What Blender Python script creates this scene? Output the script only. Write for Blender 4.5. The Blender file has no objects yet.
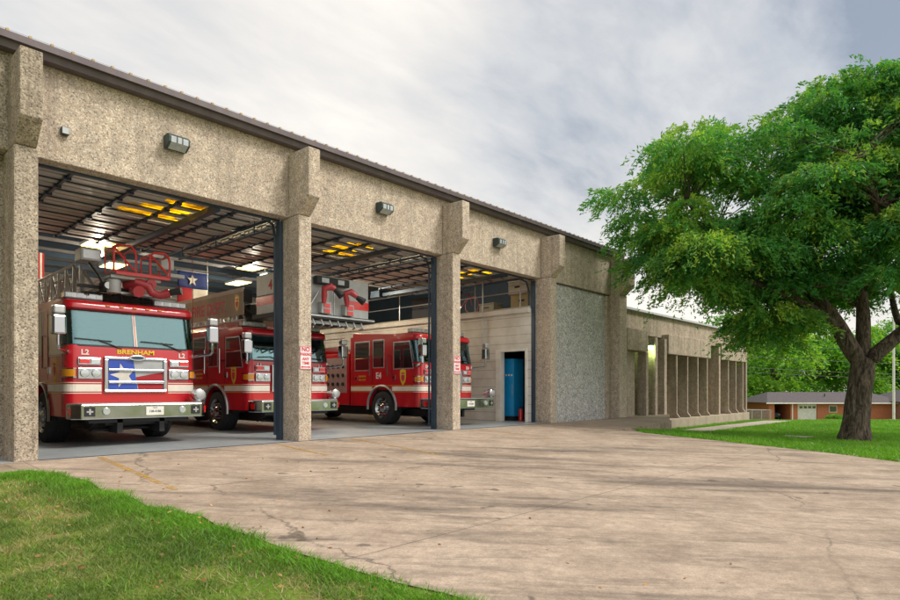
import bpy, bmesh, math, random
import numpy as np
from mathutils import Vector, Matrix
random.seed(7)
rng = np.random.default_rng(7)
PI = math.pi
sc = bpy.context.scene
col = sc.collection

# ------------------------------------------------------------------ camera
A = math.radians(42.67)
AX = (math.cos(A), math.sin(A)); RT = (math.sin(A), -math.cos(A))
CAMP = (0.0, -11.05, 1.1)
cam = bpy.data.objects.new('camera', bpy.data.cameras.new('camera'))
col.objects.link(cam); sc.camera = cam
cam.location = CAMP
cam.rotation_euler = (PI/2, 0, A - PI/2)
cam.data.sensor_width = 36; cam.data.lens = 24.0
cam.data.shift_y = 0.1; cam.data.clip_end = 2000; cam.data.clip_start = 0.05

def at(L, H, Z):           # lateral metres, height, depth from the place of the viewer -> world
    return (CAMP[0] + AX[0]*Z + RT[0]*L, CAMP[1] + AX[1]*Z + RT[1]*L, H)

# ------------------------------------------------------------------ helpers
def tag(o, label=None, cat=None, group=None, kind=None):
    if label: o['label'] = label
    if cat: o['category'] = cat
    if group: o['group'] = group
    if kind: o['kind'] = kind
    return o

def empty(name, loc, rz=0, label=None, cat=None, group=None):
    o = bpy.data.objects.new(name, None); col.objects.link(o)
    o.location = loc; o.rotation_euler = (0, 0, rz); o.empty_display_size = .2
    return tag(o, label, cat, group)

class MB:
    def __init__(s, off=(0, 0, 0)):
        s.v = []; s.f = []; s.off = Vector(off)
    def add(s, vs, fs):
        n = len(s.v); s.v += [tuple(p) for p in vs]; s.f += [tuple(i+n for i in f) for f in fs]
        return s
    def box(s, x0, x1, y0, y1, z0, z1):
        vs = [(x, y, z) for z in (z0, z1) for y in (y0, y1) for x in (x0, x1)]
        return s.add(vs, [(0,2,3,1),(4,5,7,6),(0,1,5,4),(2,6,7,3),(0,4,6,2),(1,3,7,5)])
    def rbox(s, c, size, M=None):                    # box with rotation matrix
        M = M or Matrix.Identity(3)
        vs = []
        for z in (-1, 1):
            for y in (-1, 1):
                for x in (-1, 1):
                    vs.append(Vector(c) + M @ Vector((x*size[0]/2, y*size[1]/2, z*size[2]/2)))
        return s.add(vs, [(0,2,3,1),(4,5,7,6),(0,1,5,4),(2,6,7,3),(0,4,6,2),(1,3,7,5)])
    def bar(s, a, b, w, h=None):
        a = Vector(a); b = Vector(b); h = h or w
        d = (b-a); L = d.length; d.normalize()
        up = Vector((0,0,1)) if abs(d.z) < .99 else Vector((0,1,0))
        r = d.cross(up).normalized(); u = r.cross(d)
        vs = []
        for p in (a, b):
            for (i, j) in ((-1,-1),(1,-1),(1,1),(-1,1)):
                vs.append(p + r*w/2*i + u*h/2*j)
        return s.add(vs, [(0,1,2,3),(7,6,5,4),(0,4,5,1),(1,5,6,2),(2,6,7,3),(3,7,4,0)])
    def tube(s, pts, r, n=10, cap=True):
        pts = [Vector(p) for p in pts]
        rs = r if isinstance(r, (list, tuple)) else [r]*len(pts)
        vs = []; fs = []; pr = None
        for i, p in enumerate(pts):
            d = (pts[min(i+1, len(pts)-1)] - pts[max(i-1, 0)]).normalized()
            if pr is None:
                up = Vector((0,0,1)) if abs(d.z) < .9 else Vector((1,0,0))
                pr = d.cross(up).normalized()
            else:
                pr = (pr - d*pr.dot(d)).normalized()
            u = pr.cross(d)
            for k in range(n):
                a = 2*PI*k/n
                vs.append(p + (pr*math.cos(a) + u*math.sin(a))*rs[i])
        for i in range(len(pts)-1):
            for k in range(n):
                k2 = (k+1) % n
                fs.append((i*n+k, i*n+k2, (i+1)*n+k2, (i+1)*n+k))
        if cap:
            fs.append(tuple(range(n-1, -1, -1))); fs.append(tuple((len(pts)-1)*n+k for k in range(n)))
        return s.add(vs, fs)
    def lathe(s, prof, c, axis='x', n=28, cap=True):           # prof: (along, radius)
        vs = []; fs = []
        for (t, r) in prof:
            for k in range(n):
                a = 2*PI*k/n; p = r*math.cos(a); q = r*math.sin(a)
                if axis == 'x': vs.append((c[0]+t, c[1]+p, c[2]+q))
                elif axis == 'y': vs.append((c[0]+q, c[1]+t, c[2]+p))
                else: vs.append((c[0]+p, c[1]+q, c[2]+t))
        for i in range(len(prof)-1):
            for k in range(n):
                k2 = (k+1) % n
                fs.append((i*n+k, i*n+k2, (i+1)*n+k2, (i+1)*n+k))
        if cap: fs.append(tuple(range(n-1, -1, -1))); fs.append(tuple((len(prof)-1)*n+k for k in range(n)))
        return s.add(vs, fs)
    def prism(s, poly, axis, t0, t1):                # polygon extruded along axis
        n = len(poly); vs = []
        for t in (t0, t1):
            for (a, b) in poly:
                vs.append({'x': (t, a, b), 'y': (a, t, b), 'z': (a, b, t)}[axis])
        fs = [tuple(range(n)), tuple(range(2*n-1, n-1, -1))]
        for i in range(n):
            j = (i+1) % n; fs.append((i, i+n, j+n, j))
        return s.add(vs, fs)
    def build(s, name, m, parent=None, smooth=False, bevel=0, label=None, cat=None, group=None, kind=None):
        vs = [Vector(p) - s.off for p in s.v]
        loc = Vector((0,0,0))
        if parent is None:
            xs = [p.x for p in vs]; ys = [p.y for p in vs]; zs = [p.z for p in vs]
            loc = Vector(((min(xs)+max(xs))/2, (min(ys)+max(ys))/2, min(zs)))
            vs = [p-loc for p in vs]
        me = bpy.data.meshes.new(name); me.from_pydata([tuple(p) for p in vs], [], s.f)
        bm = bmesh.new(); bm.from_mesh(me); bmesh.ops.recalc_face_normals(bm, faces=bm.faces)
        if smooth:
            for f in bm.faces: f.smooth = True
            for e in bm.edges:
                if len(e.link_faces) == 2 and e.calc_face_angle(0) > math.radians(35): e.smooth = False
        bm.to_mesh(me); bm.free()
        me.materials.append(m)
        o = bpy.data.objects.new(name, me); col.objects.link(o); o.location = loc
        if parent is not None: o.parent = parent
        if bevel:
            b = o.modifiers.new('bevel', 'BEVEL'); b.width = bevel; b.segments = 2; b.limit_method = 'ANGLE'; b.angle_limit = math.radians(40)
        return tag(o, label, cat, group, kind)

def text(name, body, size, m, parent, M, ext=.002, bold=0, label=None, sx=1):
    cu = bpy.data.curves.new('t', 'FONT'); cu.body = body; cu.size = size; cu.extrude = ext
    cu.align_x = 'CENTER'; cu.align_y = 'CENTER'; cu.offset = bold
    cu.space_line = .95
    to = bpy.data.objects.new('t', cu); col.objects.link(to)
    dg = bpy.context.evaluated_depsgraph_get(); dg.update()
    me = bpy.data.meshes.new_from_object(to.evaluated_get(dg))
    bpy.data.objects.remove(to); bpy.data.curves.remove(cu)
    me.transform(M @ Matrix.Diagonal((sx, 1, 1, 1))); me.materials.clear(); me.materials.append(m)
    o = bpy.data.objects.new(name, me); col.objects.link(o)
    if parent: o.parent = parent
    return tag(o, label)

def face_front(x, y, z):      # lettering that faces -y
    return Matrix.Translation((x, y, z)) @ Matrix.Rotation(PI/2, 4, 'X')
def face_left(x, y, z):       # lettering that faces -x, reading from deep to front
    return Matrix.Translation((x, y, z)) @ Matrix.Rotation(-PI/2, 4, 'Z') @ Matrix.Rotation(PI/2, 4, 'X')

# ------------------------------------------------------------------ materials
def newmat(name):
    m = bpy.data.materials.new(name); m.use_nodes = True
    nt = m.node_tree; nt.nodes.clear()
    out = nt.nodes.new('ShaderNodeOutputMaterial'); b = nt.nodes.new('ShaderNodeBsdfPrincipled')
    nt.links.new(b.outputs[0], out.inputs[0])
    return m, nt, b, out
def N(nt, t, **kw):
    n = nt.nodes.new(t)
    for k, v in kw.items(): setattr(n, k, v)
    return n
def L(nt, a, b): nt.links.new(a, b)
def noise(nt, vec, scale, detail=4, rough=.6, dist=0):
    n = N(nt, 'ShaderNodeTexNoise'); n.inputs['Scale'].default_value = scale
    n.inputs['Detail'].default_value = detail; n.inputs['Roughness'].default_value = rough
    n.inputs['Distortion'].default_value = dist
    if vec is not None: L(nt, vec, n.inputs['Vector'])
    return n
def ramp(nt, fac, stops):
    r = N(nt, 'ShaderNodeValToRGB'); e = r.color_ramp.elements
    while len(e) < len(stops): e.new(.5)
    for i, (p, c) in enumerate(stops):
        e[i].position = p; e[i].color = (*c, 1) if len(c) == 3 else c
    L(nt, fac, r.inputs[0]); return r
def mix(nt, fac, a, b, mode='MIX'):
    m = N(nt, 'ShaderNodeMix', data_type='RGBA', blend_type=mode)
    if isinstance(fac, (int, float)): m.inputs[0].default_value = fac
    else: L(nt, fac, m.inputs[0])
    for i, v in ((6, a), (7, b)):
        if isinstance(v, tuple): m.inputs[i].default_value = (*v, 1)
        else: L(nt, v, m.inputs[i])
    return m.outputs[2]
def mapping(nt, vec, scale=(1,1,1), rot=(0,0,0), loc=(0,0,0)):
    m = N(nt, 'ShaderNodeMapping'); L(nt, vec, m.inputs[0])
    m.inputs['Scale'].default_value = scale; m.inputs['Rotation'].default_value = rot; m.inputs['Location'].default_value = loc
    return m.outputs[0]
def bump(nt, h, b, strength=.3, dist=.01):
    n = N(nt, 'ShaderNodeBump'); n.inputs['Strength'].default_value = strength; n.inputs['Distance'].default_value = dist
    L(nt, h, n.inputs['Height']); L(nt, n.outputs[0], b.inputs['Normal'])

def mat(name, c, rough=.5, metal=0, var=.12, scale=3, coat=0, spec=.5, emit=None, es=0, dirt=None):
    m, nt, b, out = newmat(name)
    tc = N(nt, 'ShaderNodeTexCoord')
    n = noise(nt, tc.outputs['Object'], scale, 5)
    lo = tuple(x*(1-var) for x in c); hi = tuple(min(1, x*(1+var)) for x in c)
    cr = ramp(nt, n.outputs[0], [(.3, lo), (.7, hi)])
    c_out = cr.outputs[0]
    if dirt:
        n2 = noise(nt, mapping(nt, tc.outputs['Object'], (2, 2, .5)), 1.6, 6, .7)
        r2 = ramp(nt, n2.outputs[0], [(.45, (0,0,0)), (.75, (1,1,1))])
        mm = N(nt, 'ShaderNodeMath', operation='MULTIPLY'); L(nt, r2.outputs[0], mm.inputs[0]); mm.inputs[1].default_value = .55
        c_out = mix(nt, mm.outputs[0], c_out, dirt)
    L(nt, c_out, b.inputs['Base Color'])
    rr = N(nt, 'ShaderNodeMapRange'); rr.inputs[3].default_value = max(0.02, rough-.06); rr.inputs[4].default_value = min(1, rough+.1)
    L(nt, n.outputs[0], rr.inputs[0]); L(nt, rr.outputs[0], b.inputs['Roughness'])
    b.inputs['Metallic'].default_value = metal; b.inputs['Coat Weight'].default_value = coat
    b.inputs['Coat Roughness'].default_value = .04
    b.inputs['Specular IOR Level'].default_value = spec
    if emit:
        b.inputs['Emission Color'].default_value = (*emit, 1); b.inputs['Emission Strength'].default_value = es
    return m

def aggregate(name, cols, mortar, scale=30, stain=(.12,.095,.07), stain_amt=.5, sm=.45):
    m, nt, b, out = newmat(name)
    tc = N(nt, 'ShaderNodeTexCoord'); ob = tc.outputs['Object']
    w = noise(nt, ob, 9, 2)
    vec = mix(nt, .03, ob, w.outputs[1])
    v = N(nt, 'ShaderNodeTexVoronoi'); v.inputs['Scale'].default_value = scale; L(nt, vec, v.inputs['Vector'])
    sep = N(nt, 'ShaderNodeSeparateColor'); L(nt, v.outputs['Color'], sep.inputs[0])
    st = [(i/len(cols), c) for i, c in enumerate(cols)]
    r = ramp(nt, sep.outputs[0], st); r.color_ramp.interpolation = 'CONSTANT'
    d = ramp(nt, v.outputs['Distance'], [(.25, (0,0,0)), (.75, (1,1,1))])
    c1 = mix(nt, d.outputs[0], r.outputs[0], mortar)
    # broader light/dark mottling, several sizes
    n1 = noise(nt, ob, 5.5, 6, .75); r1 = ramp(nt, n1.outputs[0], [(.3, (.68,.68,.68)), (.7, (1.2,1.17,1.12))])
    c2 = mix(nt, 1, c1, r1.outputs[0], 'MULTIPLY')
    n2 = noise(nt, mapping(nt, ob, (1.6, 1.6, .35)), .9, 7, .65, .6)
    r2 = ramp(nt, n2.outputs[0], [(sm, (0,0,0)), (sm+.27, (1,1,1))])
    mm = N(nt, 'ShaderNodeMath', operation='MULTIPLY'); L(nt, r2.outputs[0], mm.inputs[0]); mm.inputs[1].default_value = stain_amt
    c3 = mix(nt, mm.outputs[0], c2, stain)
    n7 = noise(nt, mapping(nt, ob, (6, 6, .22)), 1, 5, .7); r7 = ramp(nt, n7.outputs[0], [(.5, (0,0,0)), (.8, (.6,.6,.6))]); c3 = mix(nt, r7.outputs[0], c3, tuple(x*.8 for x in stain))
    n3 = noise(nt, ob, 16, 3, .8); r3 = ramp(nt, n3.outputs[0], [(.66, (0,0,0)), (.74, (1,1,1))])
    m3 = N(nt, 'ShaderNodeMath', operation='MULTIPLY'); L(nt, r3.outputs[0], m3.inputs[0]); m3.inputs[1].default_value = .55
    c4 = mix(nt, m3.outputs[0], c3, tuple(x*.35 for x in mortar))
    L(nt, c4, b.inputs['Base Color']); b.inputs['Roughness'].default_value = .9
    b.inputs['Specular IOR Level'].default_value = .25
    bump(nt, v.outputs['Distance'], b, .6, -.012)
    return m

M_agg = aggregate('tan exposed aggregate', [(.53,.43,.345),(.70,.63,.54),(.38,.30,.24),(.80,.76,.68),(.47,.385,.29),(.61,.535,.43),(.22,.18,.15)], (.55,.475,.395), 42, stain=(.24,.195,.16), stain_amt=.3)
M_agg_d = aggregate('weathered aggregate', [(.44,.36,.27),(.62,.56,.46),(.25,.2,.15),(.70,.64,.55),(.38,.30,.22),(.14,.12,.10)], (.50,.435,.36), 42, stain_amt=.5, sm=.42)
M_agg_w = aggregate('pale pebble panel', [(.76,.76,.78),(.28,.28,.30),(.64,.64,.64),(.84,.84,.86),(.17,.17,.18),(.5,.49,.48)], (.60,.60,.61), 26, stain=(.3,.3,.32), stain_amt=.25)
M_wing = aggregate('office wing aggregate', [(.44,.37,.30),(.56,.49,.41),(.31,.25,.20),(.60,.54,.47)], (.46,.39,.32), 34, stain_amt=.5)
M_sill = mat('pale concrete plinth', (.38,.325,.255), .9, dirt=(.22,.17,.11))
M_gutter = mat('purple brown metal gutter', (.105,.085,.095), .45, .2, dirt=(.17,.145,.14))
M_roofm = mat('galvanised ribbed roofing', (.42,.41,.39), .45, .5, dirt=(.3,.2,.1))
M_rust = mat('rusty rib closure', (.50,.36,.17), .8)
M_darkint = mat('dark ribbed lining', (.27,.27,.27), .8, dirt=(.12,.12,.12))
M_intwall = mat('grey painted interior wall', (.50,.46,.38), .8, dirt=(.3,.26,.2))
M_bluedark = mat('dark blue steel', (.045,.075,.115), .4, .3)
M_black = mat('black rubber or plastic', (.018,.019,.022), .55)
M_tyre = mat('tyre rubber', (.02,.022,.026), .75, var=.3, scale=12)
M_red = mat('fire engine red paint', (.50,.006,.016), .3, var=.05, coat=1)
M_red2 = mat('bright red rail paint', (.62,.02,.02), .35, coat=.5)
M_pinkred = mat('red nozzle paint', (.42,.035,.05), .4, coat=.3)
M_chrome = mat('chrome', (.50,.52,.55), .10, 1, var=.04)
M_alu = mat('brushed aluminium', (.52,.54,.56), .35, .75, var=.12, scale=8)
M_white = mat('white paint', (.78,.77,.72), .45)
M_stripe = mat('white stripe vinyl', (.75,.71,.63), .4)
M_gold = mat('gold leaf', (.72,.50,.07), .35, .2)
M_yellow = mat('yellow vinyl', (.75,.52,.03), .45)
M_redlens = mat('red lens', (.75,.01,.012), .15, coat=1)
M_amber = mat('amber lens', (.7,.28,.015), .15, coat=1)
M_clear = mat('clear lens', (.55,.6,.62), .1, .4, coat=1)
M_navy = mat('navy blue cloth', (.015,.035,.16), .7)
M_flagblue = mat('flag blue vinyl', (.01,.06,.42), .4, coat=.5)
M_clothred = mat('flag red cloth', (.35,.02,.03), .8)
M_clothwhite = mat('flag white cloth', (.62,.6,.55), .8)
M_grillgrey = mat('pale grey grille mesh', (.40,.43,.45), .4, .3)
M_panelgrey = mat('grey white bucket panel', (.50,.53,.55), .4, .1, dirt=(.3,.31,.33))
M_lampgreen = mat('dark green lamp housing', (.025,.05,.05), .45, dirt=(.08,.1,.09))
M_lamplens = mat('cloudy lamp lens', (.42,.47,.5), .25, coat=.6)
M_signw = mat('white sign face', (.75,.73,.74), .4)
M_signr = mat('sign red', (.62,.03,.07), .5)
M_blue = mat('bright blue enamel', (.01,.33,.72), .35, coat=.3)
M_wood = mat('cardboard', (.42,.33,.18), .85)
M_darkbox = mat('dark crate', (.05,.05,.06), .7)
M_brick = None

def glass(name, tint, rough=.03, metal=.0, spec=1):
    m, nt, b, out = newmat(name)
    tc = N(nt, 'ShaderNodeTexCoord'); n = noise(nt, tc.outputs['Object'], 1.2, 2)
    r = ramp(nt, n.outputs[0], [(.3, tuple(x*.6 for x in tint)), (.7, tuple(x*1.5 for x in tint))])
    L(nt, r.outputs[0], b.inputs['Base Color'])
    b.inputs['Roughness'].default_value = rough; b.inputs['Specular IOR Level'].default_value = spec
    b.inputs['Coat Weight'].default_value = 1; b.inputs['Coat IOR'].default_value = 1.75; b.inputs['Coat Roughness'].default_value = .02
    return m
def wsglass():
    m, nt, b, out = newmat('teal tinted windscreen')
    tr = N(nt, 'ShaderNodeBsdfTransparent'); tr.inputs[0].default_value = (.50,.74,.74,1)
    gl = N(nt, 'ShaderNodeBsdfGlossy'); gl.inputs['Roughness'].default_value = .02; gl.inputs[0].default_value = (.52,.74,.80,1)
    fr = N(nt, 'ShaderNodeFresnel'); fr.inputs[0].default_value = 1.7
    mr = N(nt, 'ShaderNodeMapRange'); L(nt, fr.outputs[0], mr.inputs[0]); mr.inputs[1].default_value = 0; mr.inputs[2].default_value = 1; mr.inputs[3].default_value = .17; mr.inputs[4].default_value = 1
    mx = N(nt, 'ShaderNodeMixShader'); L(nt, mr.outputs[0], mx.inputs[0]); L(nt, tr.outputs[0], mx.inputs[1]); L(nt, gl.outputs[0], mx.inputs[2]); L(nt, mx.outputs[0], out.inputs[0])
    return m
M_ws = wsglass()
M_win = glass('dark cab window', (.01,.016,.02))

def brickmat():
    m, nt, b, out = newmat('orange brick')
    tc = N(nt, 'ShaderNodeTexCoord')
    bt = N(nt, 'ShaderNodeTexBrick'); L(nt, mapping(nt, tc.outputs['Object'], (1,1,1), (PI/2,0,0)), bt.inputs[0])
    bt.inputs['Color1'].default_value = (.62,.19,.075,1); bt.inputs['Color2'].default_value = (.45,.13,.055,1); bt.inputs['Mortar'].default_value = (.4,.32,.26,1)
    bt.inputs['Scale'].default_value = 4.5; bt.inputs['Mortar Size'].default_value = .012
    L(nt, bt.outputs[0], b.inputs['Base Color']); b.inputs['Roughness'].default_value = .85
    return m
M_brick = brickmat()
M_shingle = mat('brown grey shingles', (.10,.088,.095), .9, scale=5, var=.3)

def siding():
    m, nt, b, out = newmat('cream lap siding')
    tc = N(nt, 'ShaderNodeTexCoord'); sx = N(nt, 'ShaderNodeSeparateXYZ'); L(nt, tc.outputs['Object'], sx.inputs[0])
    m1 = N(nt, 'ShaderNodeMath', operation='MULTIPLY'); L(nt, sx.outputs[2], m1.inputs[0]); m1.inputs[1].default_value = 1/.3
    fr = N(nt, 'ShaderNodeMath', operation='FRACT'); L(nt, m1.outputs[0], fr.inputs[0])
    r = ramp(nt, fr.outputs[0], [(0, (.2,.2,.19)), (.07, (.80,.79,.76))])
    n = noise(nt, tc.outputs['Object'], 1.5, 5); r2 = ramp(nt, n.outputs[0], [(.3, (.75,.72,.68)), (.7, (1,1,1))])
    L(nt, mix(nt, 1, r.outputs[0], r2.outputs[0], 'MULTIPLY'), b.inputs['Base Color'])
    b.inputs['Roughness'].default_value = .7; bump(nt, fr.outputs[0], b, .5, .02)
    return m
M_siding = siding()

def doorsteel():
    m, nt, b, out = newmat('ribbed door steel')
    tc = N(nt, 'ShaderNodeTexCoord')
    n = noise(nt, mapping(nt, tc.outputs['Object'], (.4, 5, 1)), 1, 6, .7)
    r = ramp(nt, n.outputs[0], [(.25, (.32,.33,.34)), (.5, (.56,.56,.52)), (.75, (.72,.70,.63))])
    L(nt, r.outputs[0], b.inputs['Base Color']); b.inputs['Roughness'].default_value = .5
    return m
M_door = doorsteel()

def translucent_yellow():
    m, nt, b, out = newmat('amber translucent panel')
    tr = N(nt, 'ShaderNodeBsdfTranslucent'); tcc = N(nt, 'ShaderNodeTexCoord'); nn = noise(nt, tcc.outputs['Object'], 2.2, 3); rr_ = ramp(nt, nn.outputs[0], [(.35, (.30,.20,.02)), (.65, (.98,.74,.06))]); L(nt, rr_.outputs[0], tr.inputs[0])  # noise tint paints uneven brightness of the yellow glow into the panes
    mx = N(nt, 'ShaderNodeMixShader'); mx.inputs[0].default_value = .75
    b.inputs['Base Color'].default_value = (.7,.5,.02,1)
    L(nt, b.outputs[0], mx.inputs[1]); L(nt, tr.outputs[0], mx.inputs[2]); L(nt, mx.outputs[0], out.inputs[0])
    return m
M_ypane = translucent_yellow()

def emis(name, c, s):
    m, nt, b, out = newmat(name)
    tc = N(nt, 'ShaderNodeTexCoord'); n = noise(nt, tc.outputs['Object'], 8, 2)
    r = ramp(nt, n.outputs[0], [(.3, tuple(x*.85 for x in c)), (.7, c)])
    L(nt, r.outputs[0], b.inputs['Emission Color']); b.inputs['Emission Strength'].default_value = s
    b.inputs['Base Color'].default_value = (.35,.24,.05,1)
    return m
M_tube = emis('lit fluorescent diffuser', (1, .68, .13), 4.5)
M_tube3 = emis('added rear fill fluorescent', (1, .70, .22), 5)
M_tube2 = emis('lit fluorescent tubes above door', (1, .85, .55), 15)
M_greenlamp = emis('lit greenish entrance lamp', (.45, 1, .30), 14)

def concrete(name, base, light, dark, joints=True):
    m, nt, b, out = newmat(name)
    g = N(nt, 'ShaderNodeNewGeometry'); P = g.outputs['Position']
    n0 = noise(nt, P, 1.1, 8, .7); c0 = ramp(nt, n0.outputs[0], [(.3, base), (.62, light)]).outputs[0]
    # elongated dark tyre and oil wear, running towards the bays
    PR = mapping(nt, P, (1,1,1), (0,0,.83))
    n1 = noise(nt, mapping(nt, PR, (.16, .75, 1)), 1.0, 7, .68, .5)
    r1 = ramp(nt, n1.outputs[0], [(.49, (0,0,0)), (.66, (1,1,1))])
    m1 = N(nt, 'ShaderNodeMath', operation='MULTIPLY'); L(nt, r1.outputs[0], m1.inputs[0]); m1.inputs[1].default_value = .9
    c1 = mix(nt, m1.outputs[0], c0, dark)
    n2 = noise(nt, mapping(nt, PR, (.5, 3.4, 1)), 1.3, 7, .75, .4)
    r2 = ramp(nt, n2.outputs[0], [(.5, (0,0,0)), (.72, (1,1,1))])
    m2 = N(nt, 'ShaderNodeMath', operation='MULTIPLY'); L(nt, r2.outputs[0], m2.inputs[0]); m2.inputs[1].default_value = .7
    c2 = mix(nt, m2.outputs[0], c1, tuple(x*.8 for x in dark))
    n6 = noise(nt, P, 2.7, 2, .5, .3); r6 = ramp(nt, n6.outputs[0], [(.70, (0,0,0)), (.735, (.6,.6,.6))]); c2 = mix(nt, r6.outputs[0], c2, tuple(x*.45 for x in dark))
    n3 = noise(nt, P, 60, 4, .8); r3 = ramp(nt, n3.outputs[0], [(.3, (.72,.72,.72)), (.7, (1.2,1.2,1.2))])
    c3 = mix(nt, 1, c2, r3.outputs[0], 'MULTIPLY')
    n5 = noise(nt, P, 9, 6, .8); r5 = ramp(nt, n5.outputs[0], [(.3, (.72,.70,.69)), (.7, (1.13,1.12,1.1))])
    c3 = mix(nt, 1, c3, r5.outputs[0], 'MULTIPLY')
    if joints:
        sx = N(nt, 'ShaderNodeSeparateXYZ'); L(nt, P, sx.inputs[0])
        wob = noise(nt, P, 3, 3)
        prev = c3
        for ax, per, off in ((0, 4.88, 2.35), (1, 3.6, .2)):
            a1 = N(nt, 'ShaderNodeMath', operation='MULTIPLY_ADD'); L(nt, wob.outputs[0], a1.inputs[0]); a1.inputs[1].default_value = .03; L(nt, sx.outputs[ax], a1.inputs[2])
            a = N(nt, 'ShaderNodeMath', operation='SUBTRACT'); L(nt, a1.outputs[0], a.inputs[0]); a.inputs[1].default_value = off
            p = N(nt, 'ShaderNodeMath', operation='PINGPONG'); L(nt, a.outputs[0], p.inputs[0]); p.inputs[1].default_value = per/2
            r = ramp(nt, p.outputs[0], [(.004, (1,1,1)), (.011, (0,0,0))])
            k = N(nt, 'ShaderNodeMath', operation='MULTIPLY'); L(nt, r.outputs[0], k.inputs[0]); k.inputs[1].default_value = .6
            prev = mix(nt, k.outputs[0], prev, (.06,.05,.04))
        # cracks
        dn = noise(nt, P, 1.3, 5, .7); dv = mix(nt, .35, P, dn.outputs[1])
        v = N(nt, 'ShaderNodeTexVoronoi', feature='DISTANCE_TO_EDGE'); v.inputs['Scale'].default_value = .24; L(nt, dv, v.inputs['Vector'])
        r = ramp(nt, v.outputs['Distance'], [(.0008, (1,1,1)), (.0026, (0,0,0))])
        mk = noise(nt, P, .35, 2); rk = ramp(nt, mk.outputs[0], [(.47, (0,0,0)), (.55, (.8,.8,.8))])
        k = N(nt, 'ShaderNodeMath', operation='MULTIPLY'); L(nt, r.outputs[0], k.inputs[0]); L(nt, rk.outputs[0], k.inputs[1])
        c3 = mix(nt, k.outputs[0], prev, (.12,.10,.08))
    L(nt, c3, b.inputs['Base Color']); b.inputs['Roughness'].default_value = .8; b.inputs['Specular IOR Level'].default_value = .3
    bump(nt, n3.outputs[0], b, .25, .004)
    return m
M_drive = concrete('worn pinkish concrete', (.34,.265,.205), (.52,.42,.335), (.125,.105,.09))
M_path = concrete('pale path concrete', (.42,.37,.31), (.55,.5,.43), (.3,.26,.21), False)
M_stoop = concrete('stoop concrete', (.30,.235,.175), (.42,.34,.26), (.14,.11,.09), False)

def floorm():
    m, nt, b, out = newmat('smooth grey bay floor')
    g = N(nt, 'ShaderNodeNewGeometry'); P = g.outputs['Position']
    n = noise(nt, P, .8, 6, .65); r = ramp(nt, n.outputs[0], [(.3, (.24,.28,.32)), (.65, (.38,.41,.42))])
    n2 = noise(nt, P, 7, 6, .8); r2 = ramp(nt, n2.outputs[0], [(.3, (.8,.8,.8)), (.7, (1.15,1.15,1.15))])
    L(nt, mix(nt, 1, r.outputs[0], r2.outputs[0], 'MULTIPLY'), b.inputs['Base Color']); b.inputs['Roughness'].default_value = .38
    return m
M_floor = floorm()

def soil():
    m, nt, b, out = newmat('lawn soil and thatch')
    g = N(nt, 'ShaderNodeNewGeometry'); P = g.outputs['Position']
    n = noise(nt, P, .9, 7, .7); r = ramp(nt, n.outputs[0], [(.35, (.07,.20,.015)), (.5, (.18,.26,.05)), (.62, (.34,.27,.16))])
    n2 = noise(nt, P, 24, 6, .85); r2 = ramp(nt, n2.outputs[0], [(.3, (.4,.42,.4)), (.7, (1.45,1.4,1.2))])
    L(nt, mix(nt, 1, r.outputs[0], r2.outputs[0], 'MULTIPLY'), b.inputs['Base Color']); b.inputs['Roughness'].default_value = .95
    b.inputs['Specular IOR Level'].default_value = .1
    bump(nt, n2.outputs[0], b, .6, .04)
    return m
M_soil = soil()

def leafmat(name, dark, mid, bright, attr=True, trans=.4):
    m, nt, b, out = newmat(name)
    at_ = N(nt, 'ShaderNodeAttribute', attribute_name='tint')
    r = ramp(nt, at_.outputs['Fac'], [(0, dark), (.5, mid), (1, bright)])
    g = N(nt, 'ShaderNodeNewGeometry')
    n = noise(nt, g.outputs['Position'], .8, 4, .6); r2 = ramp(nt, n.outputs[0], [(.32, (.75,.8,.75)), (.7, (1.3,1.22,1.05))])
    c = mix(nt, 1, r.outputs[0], r2.outputs[0], 'MULTIPLY')
    L(nt, c, b.inputs['Base Color']); b.inputs['Roughness'].default_value = .5; b.inputs['Specular IOR Level'].default_value = .35
    tr = N(nt, 'ShaderNodeBsdfTranslucent')
    c2 = mix(nt, 1, c, (1.35,1.5,.5), 'MULTIPLY'); L(nt, c2, tr.inputs[0])
    mx = N(nt, 'ShaderNodeMixShader'); mx.inputs[0].default_value = trans
    L(nt, b.outputs[0], mx.inputs[1]); L(nt, tr.outputs[0], mx.inputs[2]); L(nt, mx.outputs[0], out.inputs[0])
    return m
M_leaf = leafmat('elm leaves', (.035,.15,.055), (.085,.30,.075), (.38,.52,.08))
M_leafbg = leafmat('distant leaves', (.055,.18,.03), (.13,.34,.05), (.31,.50,.07))
M_grass = leafmat('grass blades', (.075,.16,.03), (.18,.25,.065), (.48,.36,.24), trans=.3)
M_grassg = leafmat('green grass blades', (.085,.25,.02), (.15,.35,.035), (.30,.43,.07), trans=.35)

def barkm():
    m, nt, b, out = newmat('rough bark')
    tc = N(nt, 'ShaderNodeTexCoord')
    n = noise(nt, mapping(nt, tc.outputs['Object'], (11, 11, 2.6)), 1, 8, .75, .9)
    r = ramp(nt, n.outputs[0], [(.38, (.02,.015,.012)), (.5, (.10,.075,.055)), (.66, (.27,.21,.16))])
    L(nt, r.outputs[0], b.inputs['Base Color']); b.inputs['Roughness'].default_value = .95
    bump(nt, n.outputs[0], b, 1, .06)
    return m
M_bark = barkm()

# ------------------------------------------------------------------ ground shape
def sm(t): t = min(1, max(0, t)); return t*t*(3-2*t)
def gz(x, y):
    d = max(0, -y)
    t = sm((x-16)/10)
    z = -(min(.045*d, .75)*(1-t) + .65*t)
    Z = x*AX[0] + (y-CAMP[1])*AX[1]
    if x > 10: z -= 2.45*min(1, max(0, (Z-34)/48))
    return z

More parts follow.
